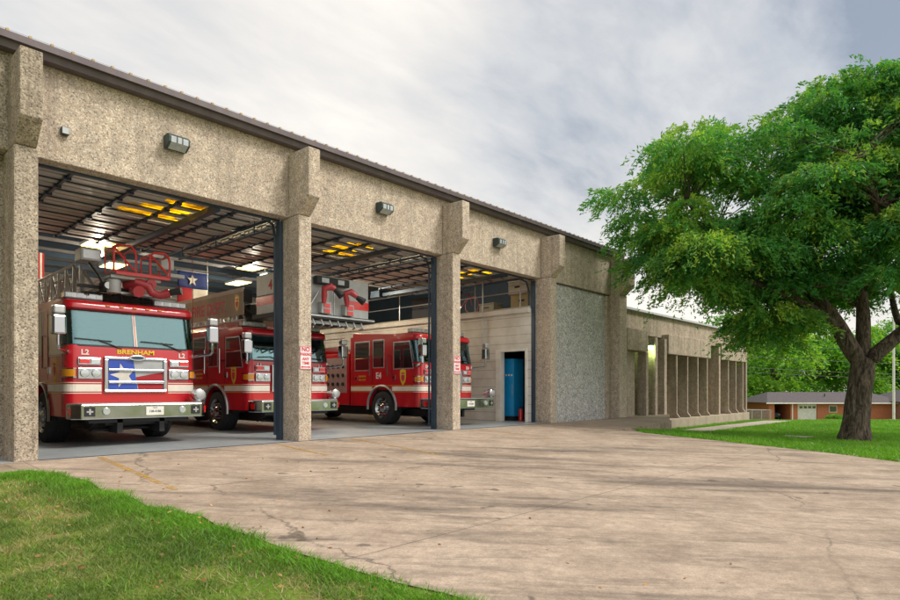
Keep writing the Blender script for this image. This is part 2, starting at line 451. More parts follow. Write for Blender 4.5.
XL = [(1.4, 2.16), (-.2, 2.12), (-.8, 2.1), (-1.0, 2.25), (-1.41, 2.47), (-2.65, 2.58), (-3.87, 2.62), (-4.93, 2.83), (-6.23, 2.86), (-7.26, 2.98), (-8.4, 3.18), (-11, 3.7), (-16, 4.8), (-40, 9)]
XR = [(1.4,17.4),(-1.9,17.9),(-2.3,17.9),(-2.75,17.3),(-3.27,16.9),(-4.04,16.76),(-4.68,16.55),(-7,16.4),(-8.33,16.05),(-9.44,15.8),(-12,15.2),(-16,14.5),(-40,12)]
def interp(T, y):
    if y >= T[0][0]: return T[0][1]
    for (a, va), (b, vb) in zip(T, T[1:]):
        if y >= b: return va + (vb-va)*(a-y)/(a-b)
    return T[-1][1]

def grid_mesh(rows, name, m, **kw):
    b = MB(); n = len(rows[0]); vs = [p for r in rows for p in r]; fs = []
    for i in range(len(rows)-1):
        for j in range(n-1):
            fs.append((i*n+j, i*n+j+1, (i+1)*n+j+1, (i+1)*n+j))
    b.add(vs, fs); return b.build(name, m, smooth=True, **kw)

# ground sheet out to the horizon
xs = [-900,-400,-150,-60,-30,-15] + [x*.5 for x in range(-16, 80)] + [40,45,50,56,62,70,78,86,95,105,120,150,220,400,900]
ys = [-900,-400,-150,-80,-50,-40,-30,-25] + [y*.5 for y in range(-40, 6)] + [4,6,9,12,16,20,26,32,40,50,62,75,90,110,150,250,500,900]
rows = []
for y in ys:
    r = []
    for x in xs:
        z = gz(x, y) - .014
        if y > 0: z = min(z, -.3)
        r.append((x, y, z))
    rows.append(r)
grid_mesh(rows, 'ground', M_soil, kind='structure')

yy = [0.0,-.15,-.3,-.6,-.9,-1.2,-1.35,-1.6,-1.9,-2.2] + [-2.5-.4*i for i in range(45)] + [-22,-26,-32,-40]
rows = []
for y in yy:
    a = interp(XL, y) + .04*math.sin(y*5.1) + .03*math.sin(y*11.3); b_ = interp(XR, y) + .08*math.sin(y*2.1)
    rows.append([(a+(b_-a)*k/60, y, gz(a+(b_-a)*k/60, y)) for k in range(61)])
grid_mesh(rows, 'driveway', M_drive, kind='structure')
# pavement strip in front of the left wall
rows = [[(x, y, gz(x, y)-.004) for x in (-12,-6,-3,-1,0,1,1.5,2.3)] for y in (.9,.4,0,-.4,-.88)]
grid_mesh(rows, 'pavement', M_stoop, kind='structure')
# bay floor
MB().box(.5, 16.8, 0.0, 19, -.25, 0.004).build('bay_floor', M_floor, kind='structure')
# stoop slab
sb = MB()
pts = [(15.6,-.02),(15.6,-2.62),(20.95,-2.42),(22.2,-1.8),(26.3,-.12),(26.3,1.9),(22.6,1.9),(22.6,-.02)]
n = len(pts)
sb.add([(x, y, (gz(x, y)+.006) if x < 16 else (.010 if y > -1 else 0.0)) for x, y in pts] + [(x, y, -.9) for x, y in pts],
       [(0,1,2,7),(2,3,7),(3,4,6,7),(4,5,6)] + [tuple(range(2*n-1, n-1, -1))] + [(i, i+n, (i+1) % n+n, (i+1) % n) for i in range(n)])
sb.build('pavement', M_stoop, kind='structure')
# yellow bay lines, worn
def ypaint():
    m, nt, b, out = newmat('worn yellow line paint')
    g = N(nt, 'ShaderNodeNewGeometry'); n = noise(nt, g.outputs['Position'], 7, 7, .8)
    r = ramp(nt, n.outputs[0], [(.42, (0,0,0)), (.6, (1,1,1))])
    b.inputs['Base Color'].default_value = (.52,.31,.05,1); b.inputs['Roughness'].default_value = .7
    tr = N(nt, 'ShaderNodeBsdfTransparent'); mx = N(nt, 'ShaderNodeMixShader')
    L(nt, r.outputs[0], mx.inputs[0]); L(nt, tr.outputs[0], mx.inputs[1]); L(nt, b.outputs[0], mx.inputs[2]); L(nt, mx.outputs[0], out.inputs[0])
    return m
M_yline = ypaint()
for (x0, y0, x1, y1) in ((3.35, -.1, 3.2, -3.4), (8.5, -.1, 8.3, -3.2), (6.6,-.1,6.5,-2.0), (12.95,-.1,12.9,-2.6)):
    b = MB(); K = 9; vs = []; fs = []
    for i in range(K):
        t = i/(K-1); x = x0+(x1-x0)*t; y = y0+(y1-y0)*t
        vs += [(x-.05, y, gz(x-.05, y)+.004), (x+.05, y, gz(x+.05, y)+.004)]
    for i in range(K-1): fs.append((2*i, 2*i+1, 2*i+3, 2*i+2))
    b.add(vs, fs).build('painted_line', M_yline, kind='structure')
# dark threshold joint
MB().box(2.53, 16.93, -.006, .03, 0.0, .009).build('door_threshold', M_bluedark, kind='structure')
# path along the office wing
rows = []
for k in range(41):
    x = 24.3 + k*.62
    yc = -1.3 - .55*math.sin(k/40*PI*.5) - (max(0, k-30)*.12)
    rows.append([(x, yc-.62, gz(x, yc-.62)+.012), (x, yc, gz(x, yc)+.012), (x, yc+.62, gz(x, yc+.62)+.012)])
grid_mesh(rows, 'path', M_path, kind='structure')
rows = [[(x, y, gz(x, y)+.03) for y in (-6.0,-5.5,-5.0)] for x in (24.2,24.6,25.0,25.4)]
grid_mesh(rows, 'path', M_path, kind='structure')

# ------------------------------------------------------------------ fire station
BO = (12, 0, 0)
FS = empty('fire_station', BO, 0, 'long pebble-faced fire station with three open truck bays and a lower finned office wing', 'fire station')
CL = [(2.21,2.53),(7.23,7.55),(12.1,12.42),(16.93,17.28),(21.8,22.42)]
R_ = .41; HB = 4.86; HT = 6.4
def B(): return MB(BO)
for i, (a, b_) in enumerate(CL):
    m = B()
    m.box(a, b_, 0, .67, -.35, HB-.003)
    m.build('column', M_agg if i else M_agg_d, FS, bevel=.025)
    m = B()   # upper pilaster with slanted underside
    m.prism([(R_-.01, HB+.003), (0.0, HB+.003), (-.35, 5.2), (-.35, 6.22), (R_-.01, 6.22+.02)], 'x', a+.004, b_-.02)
    m.build('pilaster', M_agg_d if i in (0,) else M_agg, FS, bevel=.02)
# header beam: one face per bay so that joints read
xsplit = [2.21] + [c[0] for c in CL[1:]]
for i in range(4):
    x0 = CL[i][0] + .16; x1 = CL[i+1][0] + .16
    B().box(x0+.004, x1-.004, R_, R_+.3, HB, HT).build('header_beam', M_agg, FS, bevel=.015)
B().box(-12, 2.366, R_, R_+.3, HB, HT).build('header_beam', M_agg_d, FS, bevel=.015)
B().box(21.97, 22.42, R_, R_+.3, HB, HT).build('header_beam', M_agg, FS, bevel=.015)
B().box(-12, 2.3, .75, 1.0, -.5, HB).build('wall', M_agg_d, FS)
# pebble infill panel
B().box(17.285, 21.8, R_+.06, R_+.3, -.35, HB-.03).build('wall_panel', M_agg_w, FS, bevel=.01)
B().box(17.285, 21.8, R_+.03, R_+.09, HB-.05, HB-.01).build('flashing', M_gutter, FS)
B().box(21.5, 21.8, R_-.02, R_+.2, -.35, HB-.06).build('column', M_agg, FS, bevel=.02)
B().box(22.2, 22.42, .71, 19.3, -.9, HT).build('wall', M_agg, FS)
B().box(-12, 22.2, 19.05, 19.3, -.9, HT).build('wall', M_agg, FS)
# roof and gutter
rf = B().add([(-12.2,.3,HT+.21),(22.6,.3,HT+.21),(22.6,19.4,HT+.7),(-12.2,19.4,HT+.7)] + [(-12.2,.3,HT+.12),(22.6,.3,HT+.12),(22.6,19.4,HT+.6),(-12.2,19.4,HT+.6)],
             [(0,1,2,3),(7,6,5,4),(0,4,5,1),(1,5,6,2),(2,6,7,3),(3,7,4,0)]).build('roof', M_roofm, FS)
rb = B(); cl = B()
x = -12.0
while x < 22.5:
    rb.bar((x, .24, HT+.222), (x, 19.3, HT+.712), .04, .035)
    cl.box(x-.02, x+.02, .14, .235, HT+.205, HT+.24)
    x += .295
cl.box(-12.05, 22.5, .20, .24, HT+.203, HT+.212)
rb.build('roof_ribs', M_roofm, rf); cl.build('rib_closures', M_rust, rf)
gt = B().prism([(R_-.004, HT-.02), (.22, HT-.02), (.19, HT+.1), (.15, HT+.12), (.15, HT+.2), (R_-.004, HT+.2)], 'x', -12.2, 22.62).build('gutter', M_gutter, FS)
B().box(-12.2, 22.62, .12, .148, HT+.085, HT+.195).build('gutter_lip', M_gutter, gt)
B().tube([(-12.2,.19,HT+.245),(22.6,.19,HT+.245)], .004, 5).build('wire', M_alu, rf)

# interior shell
sh = B()
sh.box(.3, .5, .75, 19.05, 0, 6.2)            # left partition
sh.build('inner_wall', M_intwall, FS)
B().box(.5, 16.8, 18.85, 19.04, 0, 6.2).build('inner_wall', M_darkint, FS)
rib = B()
for k in range(24): rib.box(.55, 16.8, 18.78, 18.84, .1+k*.26, .16+k*.26)
rib.build('wall_ribs', M_intwall, FS)
B().box(.3, 22.2, .72, 19.05, 6.3, 6.36).build('ceiling', M_darkint, FS)
jo = B()
for k in range(11): jo.box(.5, 16.8, 1.5+k*1.7, 1.62+k*1.7, 6.08, 6.28)
jo.build('ceiling_joists', M_bluedark, FS)
# siding wall of the side room with the doorway
for (ya, yb, za, zb) in ((.72, .88, 0, 3.87), (2.18, 16, 0, 3.87), (.88, 2.18, 2.5, 3.87)):
    B().box(16.82, 16.95, ya, yb, za, zb).build('siding_wall', M_siding, FS)
df = B(); df.box(16.76, 16.99, .86, .93, 0.005, 2.52); df.box(16.76, 16.99, 1.98, 2.2, 0.005, 2.52); df.box(16.765, 16.985, .93, 1.98, 2.44, 2.52)
df.build('door_frame', M_white, FS)
B().box(16.7, 16.82, .75, 16, 3.74, 3.92).build('wall_cap', M_siding, FS)
B().box(16.83, 22.15, .75, 16, 3.875, 3.97).build('mezzanine_floor', M_intwall, FS)
B().box(21.9, 22.19, .75, 19, .01, 6.2).build('inner_wall', M_bluedark, FS)
B().box(16.96, 21.8, 5.2, 5.3, .01, 3.86).build('inner_wall', M_intwall, FS)
B().box(16.9, 22.1, .72, 12, -.2, .002).build('room_floor', M_floor, FS)
rl = B()
for z in (4.5, 5.0): rl.tube([(16.88,.9,z),(16.88,15.8,z)], .022, 8)
for k in range(8): rl.tube([(16.88,1.2+k*2.05,3.92),(16.88,1.2+k*2.05,5.02)], .022, 8)
rl.build('railing', M_alu, FS)
B().box(16.75, 16.83, 8.0, 9.2, .005, 2.2).build('door', M_wood, FS)
dp = B(); dp.tube([(16.72, 2.75, 2.3),(16.72, 2.75, 6.05)], .025, 8); dp.tube([(16.72,2.75,2.3),(16.6,2.75,2.15)], .025, 8)
dp.build('drain_pipe', M_alu, FS)

# raised sectional doors, tracks, jamb channels
for bay in range(3):
    x0 = CL[bay][1]; x1 = CL[bay+1][0]; w = x1-x0
    d = B(); g2 = B(); gaps = []
    ns = 9; yA = .95; sec = .62
    px0, px1 = x0 + w*.44, x0 + w*.76
    for s_ in range(ns):
        y = yA + s_*sec
        for k in range(3):
            ya = y + .01 + k*.2; yb = ya + .155; zz = 5.02 if k != 1 else 5.05
            if s_ in (1, 2, 3) and k != 2:
                qa = px0 + random.uniform(0, .35)*w*.32 + (.05 if s_ > 1 else .25)*w*.3*(s_ == 1 or k == 1); qb = px1 - random.uniform(0, .4)*w*.32
                d.box(x0+.05, qa, ya, yb, zz, zz+.03); d.box(qb, x1-.05, ya, yb, zz, zz+.03)
                gaps.append((qa, qb, ya, yb, zz+.005, zz+.02))  # uneven pane ends shape the yellow patch of light
            else:
                d.box(x0+.05, x1-.05, ya, yb, zz, zz+.03)
            g2.box(x0+.05, x1-.05, yb+.002, yb+.043, 5.03, 5.06)
    yE = yA+ns*sec; yp0 = yA+sec-.01; yp1 = yA+4*sec+.01
    d.box(x0+.05, px0-.002, yA, yE, 5.10, 5.115); d.box(px1+.002, x1-.05, yA, yE, 5.10, 5.115)
    d.box(px0-.001, px1+.001, yA, yp0, 5.10, 5.115); d.box(px0-.001, px1+.001, yp1, yE, 5.10, 5.115)
    do = d.build('overhead_door', M_door, FS)
    g2.build('door_joints', M_bluedark, do)
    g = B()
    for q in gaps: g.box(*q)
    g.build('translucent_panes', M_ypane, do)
    st = B()
    for t in (.17, .40, .60, .84):
        xx = x0 + w*t
        st.box(xx-.025, xx+.025, yA, yA+ns*sec, 4.97, 5.015)
        for s_ in range(ns+1): st.box(xx-.06, xx+.06, yA+s_*sec-.05, yA+s_*sec+.04, 4.95, 5.012)
    st.build('door_struts', M_bluedark, do)
    op = B(); xx = x0+w*.70
    op.box(xx-.06, xx+.06, .8, 7.6, 4.78, 4.9); op.box(xx-.2, xx+.2, 6.9, 7.4, 4.75, 5.0)
    op.build('door_operator_rail', M_bluedark, FS)
    jc = B()
    for (xa, xb) in ((x1-.10, x1-.02), (x0+.02, x0+.06)):
        jc.box(xa, xb, .60, .74, .005, 4.8)
    jc.box(x0+.02, x1-.02, .715, .80, 4.83, 4.9)
    jc.build('door_jamb_channel', M_bluedark, FS)
    for xx in (x0+.04, x1-.06):
        tk = B()
        tk.tube([(xx,.85,.1),(xx,.85,4.5),(xx,.95,4.8),(xx,1.2,4.93),(xx,6.8,4.95)], .03, 6)
        for yh in (2.5,4.5,6.6): tk.bar((xx,yh,4.95),(xx,yh,6.2), .03)
        tk.build('door_track', M_bluedark, FS)
    sp = B(); sp.tube([(x0+.1,.95,5.35),(x1-.1,.95,5.35)], .05, 10); sp.tube([(x0+.8,.95,5.35),(x1-.8,.95,5.35)], .085, 10)
    sp.build('torsion_spring', M_bluedark, FS)
# header inside face
# --- office wing (plane y=0 ; ground -0.65)
GW = -.66
B().box(22.42, 38.0, .30, .6, 3.45, 4.42).build('fascia', M_wing, FS, bevel=.02)
B().box(22.42, 38.15, .2, 12, 4.424, 4.5).build('roof', M_roofm, FS)
B().box(22.42, 38.15, .15, .3, 4.40, 4.49).build('roof_edge', M_alu, FS)
B().box(37.8, 38.0, .3, 12, -1.6, 4.4).build('wall', M_wing, FS)
B().box(22.42, 38.0, 11.8, 12, -1.6, 4.4).build('wall', M_wing, FS)
B().box(26.5, 37.8, 1.05, 1.3, -1.2, 3.45).build('wall', M_wing, FS)
B().box(22.42, 26.5, 2.4, 2.6, -.3, 3.45).build('wall', M_wing, FS)
for (a, b_) in ((22.45, 24.35), (26.45, 31.75), (33.35, 37.7)):
    B().box(a, b_, -.02, .85, 2.72, 3.6).build('hood', M_wing, FS, bevel=.02)
B().box(22.46, 26.4, .62, 2.39, 3.40, 3.44).build('soffit', M_sill, FS)
B().box(31.8, 33.3, .62, 1.04, 3.40, 3.44).build('soffit', M_sill, FS)
for x in (27.42, 28.72, 30.02, 31.3, 34.5, 35.75, 37.0):
    m = B(); m.prism([(.02, 2.715),(.02,.02),(-.10,-.13),(-.10,-.2),(.95,-.2),(.95,2.715)], 'x', x, x+.11)
    m.build('fin', M_wing, FS, bevel=.012)
B().box(37.52, 37.72, .0, .95, -.2, 2.715).build('fin', M_wing, FS, bevel=.012)
for (x0, x1, dy, zt) in ((26.15, 26.42, .05, 3.38), (33.1, 33.33, .04, 3.38), (24.3, 24.5, .05, 2.715), (25.2, 25.45, .05, 3.38), (22.43, 23.7, .28, 2.715)):
    B().box(x0, x1, dy, {24.3:.45, 25.2:1.2, 22.43:.9}.get(x0, 1.1), -.3 if x0 < 26 else -.2, zt).build('pilaster', M_wing, FS, bevel=.015)
B().box(26.3, 37.75, -.12, 1.0, -1.6, -.202).build('plinth', M_sill, FS, bevel=.03)
win = B()
for k in range(3): win.box(27.6+k*1.3, 28.6+k*1.3, 1.0, 1.045, .3, 2.6)
for k in range(2): win.box(34.7+k*1.25, 35.65+k*1.25, 1.0, 1.045, .3, 2.6)
win.build('window', M_win, FS)
B().box(24.9, 25.9, 2.34, 2.395, .01, 2.2).build('door', M_win, FS)

# --- things fixed to or hung in the station
def wall_light(x, z, label, big=1.0):
    r = empty('wall_light', (x, R_, z), 0, label, 'wall light', 'flood lights on the header')
    m = MB(); m.prism([(0,-.13),(-.12,-.15),(-.30,-.05),(-.30,.10),(-.22,.16),(0,.16)], 'x', -.24, .24)
    h = m.build('housing', M_lampgreen, r, bevel=.015); r.scale = (.82,.82,.82)
    MB().prism([(-.125,-.155),(-.31,-.05),(-.315,.07),(-.305,.085),(-.29,.08),(-.29,-.04),(-.12,-.142)], 'x', -.19, .19).build('lens', M_lamplens, r)
    m = MB()
    for k in (-.06, .06): m.box(k-.006, k+.006, -.33, -.29, -.05, .09)
    m.build('guard', M_black, r)
wall_light(4.78, 5.70, 'dark flood light on the header above the left truck bay')
wall_light(9.90, 5.62, 'dark flood light on the header above the middle truck bay')
wall_light(14.55, 5.60, 'dark flood light on the header above the right truck bay')
r = empty('sensor_box', (2.98, R_, 5.38), 0, 'small pale blue box on the header beside the first column', 'sensor box')
MB().box(-.055,.055,-.09,0,-.06,.06).build('housing', M_bluedark, r, bevel=.006)
MB().box(-.047,.047,-.1,-.09,-.05,.05).build('cover', M_panelgrey, r)

def nopark(x, label):
    r = empty('parking_sign', (x, -.004, 1.54), 0, label, 'sign', 'no parking signs on the columns')
    MB().box(-.145,.145,-.012,0,0,.50).build('plate', M_signw, r, bevel=.003)
    fr = MB()
    for q in ((-.14,.14,.485,.495),(-.14,.14,.005,.015),(-.14,-.13,.005,.495),(.13,.14,.005,.495)): fr.box(q[0],q[1],-.015,-.0125,q[2],q[3])
    fr.build('border', M_signr, r)
    text('lettering', 'NO', .13, M_signr, r, face_front(0,-.014,.43), bold=.003)
    text('lettering', 'PARKING', .085, M_signr, r, face_front(0,-.014,.325), bold=.002, sx=.72)
    text('lettering', 'ANY', .085, M_signr, r, face_front(0,-.014,.225), bold=.002)
    text('lettering', 'TIME', .085, M_signr, r, face_front(0,-.014,.135), bold=.002)
    a = MB(); a.box(-.08,.08,-.016,-.0125,.045,.065); a.prism([(-.12,.055),(-.08,.03),(-.08,.08)], 'y', -.016, -.0125); a.prism([(.12,.055),(.08,.08),(.08,.03)], 'y', -.016, -.0125)
    a.build('arrow', M_signr, r)
nopark(7.39, 'no parking sign on the column between the left and middle bays')
nopark(12.26, 'no parking sign on the column between the middle and right bays')

def ceil_light(x, y, z, label, lit=True, far=False, group='ceiling lights in the bays'):
    r = empty('ceiling_light', (x, y, z), 0, label, 'ceiling light', group)
    MB().box(-.32,.32,-.62,.62,.02,.1).build('housing', M_panelgrey, r)
    MB().box(-.29,.29,-.58,.58,0,.018).build('diffuser', (M_tube3 if far else M_tube) if lit else M_panelgrey, r)
    if lit:
        ld = bpy.data.lights.new('fluorescent_glow', 'POINT'); ld.energy = 105; ld.color = (1,.88,.68); ld.shadow_soft_size = .04
        lo = bpy.data.objects.new('fluorescent_glow', ld); col.objects.link(lo); lo.parent = r; lo.location = (0,0,-.3)
    h = MB()
    for k in (-.5,.5): h.tube([(0,k,.1),(0,k,6.28-z)], .008, 5)
    h.build('hanger', M_black, r)
ceil_light(5.6, 7.2, 5.1, 'lit yellow ceiling light above the ladder truck in the left bay')
ceil_light(10.2, 7.2, 5.15, 'lit yellow ceiling light seen left of the second column')
ceil_light(14.1, 7.3, 5.2, 'lit yellow ceiling light above the grey bucket in the middle bay')
ceil_light(15.4, 9.5, 5.1, 'unlit grey ceiling light at the back above the parked engine', False)
for (x, w_) in ((3.0,'left'),(8.0,'middle'),(13,'right')):
    ceil_light(x, 13.5, 5.75, 'added fill ceiling light far back in the %s bay' % w_, True, True)  # rear fixtures added to brighten the bay interior
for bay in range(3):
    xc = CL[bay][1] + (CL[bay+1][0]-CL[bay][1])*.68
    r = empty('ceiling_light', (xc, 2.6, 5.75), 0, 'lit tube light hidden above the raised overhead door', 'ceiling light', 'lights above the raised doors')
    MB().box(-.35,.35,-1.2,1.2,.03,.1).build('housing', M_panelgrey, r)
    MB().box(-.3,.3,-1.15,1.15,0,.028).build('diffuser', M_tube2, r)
# yellow cord reel
r = empty('cord_reel', (13.35, 6.2, 4.98), 0, 'round yellow cord reel hanging below the raised middle door', 'cord reel')
MB().lathe([(-.06,.05),(-.06,.2),(-.03,.21),(.03,.21),(.06,.2),(.06,.05)], (0,0,0), 'x', 24).build('reel', M_yellow, r, smooth=True)
MB().lathe([(-.065,.0),(-.065,.07),(.065,.07),(.065,.0)], (0,0,0), 'x', 16).build('hub', M_black, r)
MB().bar((0,0,.18),(0,0,.75), .03).build('hanger', M_black, r)
for (x, y, lab) in ((8.25, 6.4, 'hanging pull cord left of the second column'), (7.35, 5.4, 'hanging red pull cord in front of the lone star flag')):
    MB().tube([(x,y,5.0),(x+.02,y,3.6),(x,y,2.4)], .008, 5).build('pull_cord', M_clothred if 'red' in lab else M_alu, label=lab, cat='cord')

# flags
def star(mb, c, R, y0, y1, rot=0, n=5):
    vs = []
    for k in range(2*n):
        rr = R if k % 2 == 0 else R*.4
        a = PI/2 + rot + k*PI/n; vs.append((c[0]+rr*math.cos(a), c[1]+rr*math.sin(a)))
    mb.prism(vs, 'y', y0, y1)
r = empty('state_flag', (8.97, 9.0, 3.92), 0, 'lone star flag hanging at the back between the two ladder trucks', 'flag')
r.scale = (.68, .68, .76)
def wavy(x0, x1, z0, z1, name, m, dy=0, parent=r):
    rows = []
    b = MB(); K = 14; vs = []; fs = []
    for i in range(K+1):
        for j in range(5):
            x = x0+(x1-x0)*i/K; z = z0+(z1-z0)*j/4
            vs.append((x, .05*math.sin(x*5+z*1.3)+dy, z))
    for i in range(K):
        for j in range(4): fs.append((i*5+j, i*5+j+1, (i+1)*5+j+1, (i+1)*5+j))
    b.add(vs, fs); o = b.build(name, m, parent, smooth=True)
    s_ = o.modifiers.new('t', 'SOLIDIFY'); s_.thickness = .006
    return o
wavy(-.75,.75,.78,1.5,'blue_field',M_navy); wavy(-.75,0,0,.78,'red_field',M_clothred); wavy(0,.75,0,.78,'white_field',M_clothwhite)
sm_ = MB(); star(sm_, (-.03,1.14), .27, -.075, -.06); sm_.build('star', M_clothwhite, r)
MB().tube([(-.8,0,1.515),(.8,0,1.515)], .02, 8).build('rod', M_alu, r)
r = empty('striped_flag', (4.45, 7.95, 3.7), 0, 'red and white striped flag with blue canton hung behind the left ladder truck', 'flag')
b1 = MB(); b2 = MB()
for k in range(13): (b1 if k % 2 == 0 else b2).box(-.6+k*.0925,-.6+(k+1)*.0925, 0, .01, 0, 1.3)
b1.build('red_stripes', M_clothred, r); b2.build('white_stripes', M_clothwhite, r); r.scale = (.55,.55,.55); r.location = (4.3, 8.6, 4.2); MB().box(-.6,.05,-.008,0,.65,1.3).build('canton', M_navy, r)

# storage on the mezzanine and in the side room
def crate(x, y, z, sx, sy, sz, m, label, name='storage_box'):
    r = empty(name, (x, y, z), 0, label, 'box', None)
    MB().box(-sx/2,sx/2,-sy/2,sy/2,0,sz-.05).build('body', m, r, bevel=.01)
    MB().box(-sx/2-.015,sx/2+.015,-sy/2-.015,sy/2+.015,sz-.048,sz).build('lid', m, r, bevel=.006)
    MB().box(-sx/2-.006,-sx/2+.004,-.12,.12,sz*.45,sz*.58).build('handle', M_black, r)
crate(17.4, 1.35, 3.98, .5, .95, .5, M_wood, 'lower tan box of the two stacked beside the door jamb on the mezzanine')
crate(17.4, 1.55, 4.49, .45, .8, .48, M_siding, 'upper cream box stacked on a tan box on the mezzanine')
crate(17.6, 3.1, 3.98, .5, .7, .35, M_intwall, 'low flat box on the mezzanine right of the bicycle')
crate(17.6, 6.5, 3.98, .6, 1.1, .9, M_darkbox, 'big dark crate at the back of the mezzanine')
r = empty('bicycle', (17.35, 4.3, 3.975), 0, 'bicycle parked behind the mezzanine railing', 'bicycle')
for yk in (-.5, .5):
    w_ = MB(); w_.tube([(0, yk+.33*math.cos(a*PI/12), .34+.33*math.sin(a*PI/12)) for a in range(25)], .022, 6, False)
    w_.build('wheel', M_pinkred, r)
f_ = MB(); f_.tube([(0,-.5,.34),(0,-.35,.8),(0,.15,.78),(0,.5,.34),(0,.05,.3),(0,-.35,.75)], .018, 6); f_.tube([(0,.05,.3),(0,.17,.88)], .018, 6)
f_.build('frame', M_pinkred, r); MB().rbox((0,.18,.9),(.14,.26,.06)).build('saddle', M_black, r)
MB().tube([(-.25,-.36,.92),(0,-.36,.86),(.25,-.36,.92)], .014, 6).build('handlebar', M_alu, r)
# blue cabinet in the side room
r = empty('tall_cabinet', (17.35, 1.86, .0), 0, 'tall bright blue cabinet just inside the side room doorway', 'cabinet')
MB().box(-.18,.4,-.16,.29,.16,2.22).build('body', M_blue, r, bevel=.02)
MB().box(-.15,.37,-.13,.26,.003,.16).build('base', M_black, r)
lb = MB()
for k in range(3): lb.box(-.187,-.181,-.1+k*.12,-.03+k*.12,1.60,1.66)
lb.build('label_plates', M_white, r)
MB().box(-.2,-.18,-.12,-.10,.9,1.3).build('handle', M_chrome, r)
r = empty('shelving_unit', (18.6, 1.0, .004), 0, 'dark steel shelves full of red and brown gear inside the side room', 'shelves')
m = MB()
for z in (.05,.6,1.15,1.7,2.25): m.box(-.3,.3,-.2,1.1,z,z+.03)
for q in ((-.3,-.2),(.27,-.2),(-.3,1.07),(.27,1.07)): m.box(q[0],q[0]+.03,q[1],q[1]+.03,0,2.4)
m.build('frame', M_bluedark, r)
for k in range(16):
    z = (.085,.635,1.185,1.735)[k % 4]; y = -.1+(k//4)*.28
    h = random.uniform(.18,.4)
    tag(MB().box(18.38,18.38+random.uniform(.2,.4), 1.0+y, 1.0+y+.2, z, z+h).build('equipment_box', random.choice([M_pinkred,M_wood,M_darkbox,M_siding,M_lampgreen]), bevel=.01),
        'small gear box on the dark shelves in the side room', 'box', 'gear boxes on the shelves')
r = empty('fire_extinguisher', (17.2, 1.42, .004), 0, 'red extinguisher on the floor between the blue cabinet and the door frame', 'extinguisher')
MB().lathe([(0,.07),(.01,.08),(.36,.08),(.42,.05),(.45,.025)], (0,0,0), 'z', 16).build('cylinder', M_redlens, r, smooth=True)
MB().box(-.02,.02,-.06,.03,.45,.5).build('valve', M_black, r)

# entrance lamp on the wing
r = empty('entrance_lamp', (25.06, .2, 2.86), 0, 'glowing greenish lamp under the soffit beside the wing entrance', 'lamp')
MB().lathe([(0,.05),(.02,.1),(.1,.12),(.16,.1)], (0,0,0), 'z', 16).build('globe', M_greenlamp, r, smooth=True)
MB().lathe([(.161,.13),(.2,.13),(.27,.05)], (0,0,0), 'z', 16).build('cap', M_black, r)
ld = bpy.data.lights.new('entrance_lamp_light', 'POINT'); ld.energy = 9; ld.color = (.75,1,.35); ld.shadow_soft_size = .12
lo = bpy.data.objects.new('bulb', ld); col.objects.link(lo); lo.parent = r; lo.location = (-.05,-.05,-.14)

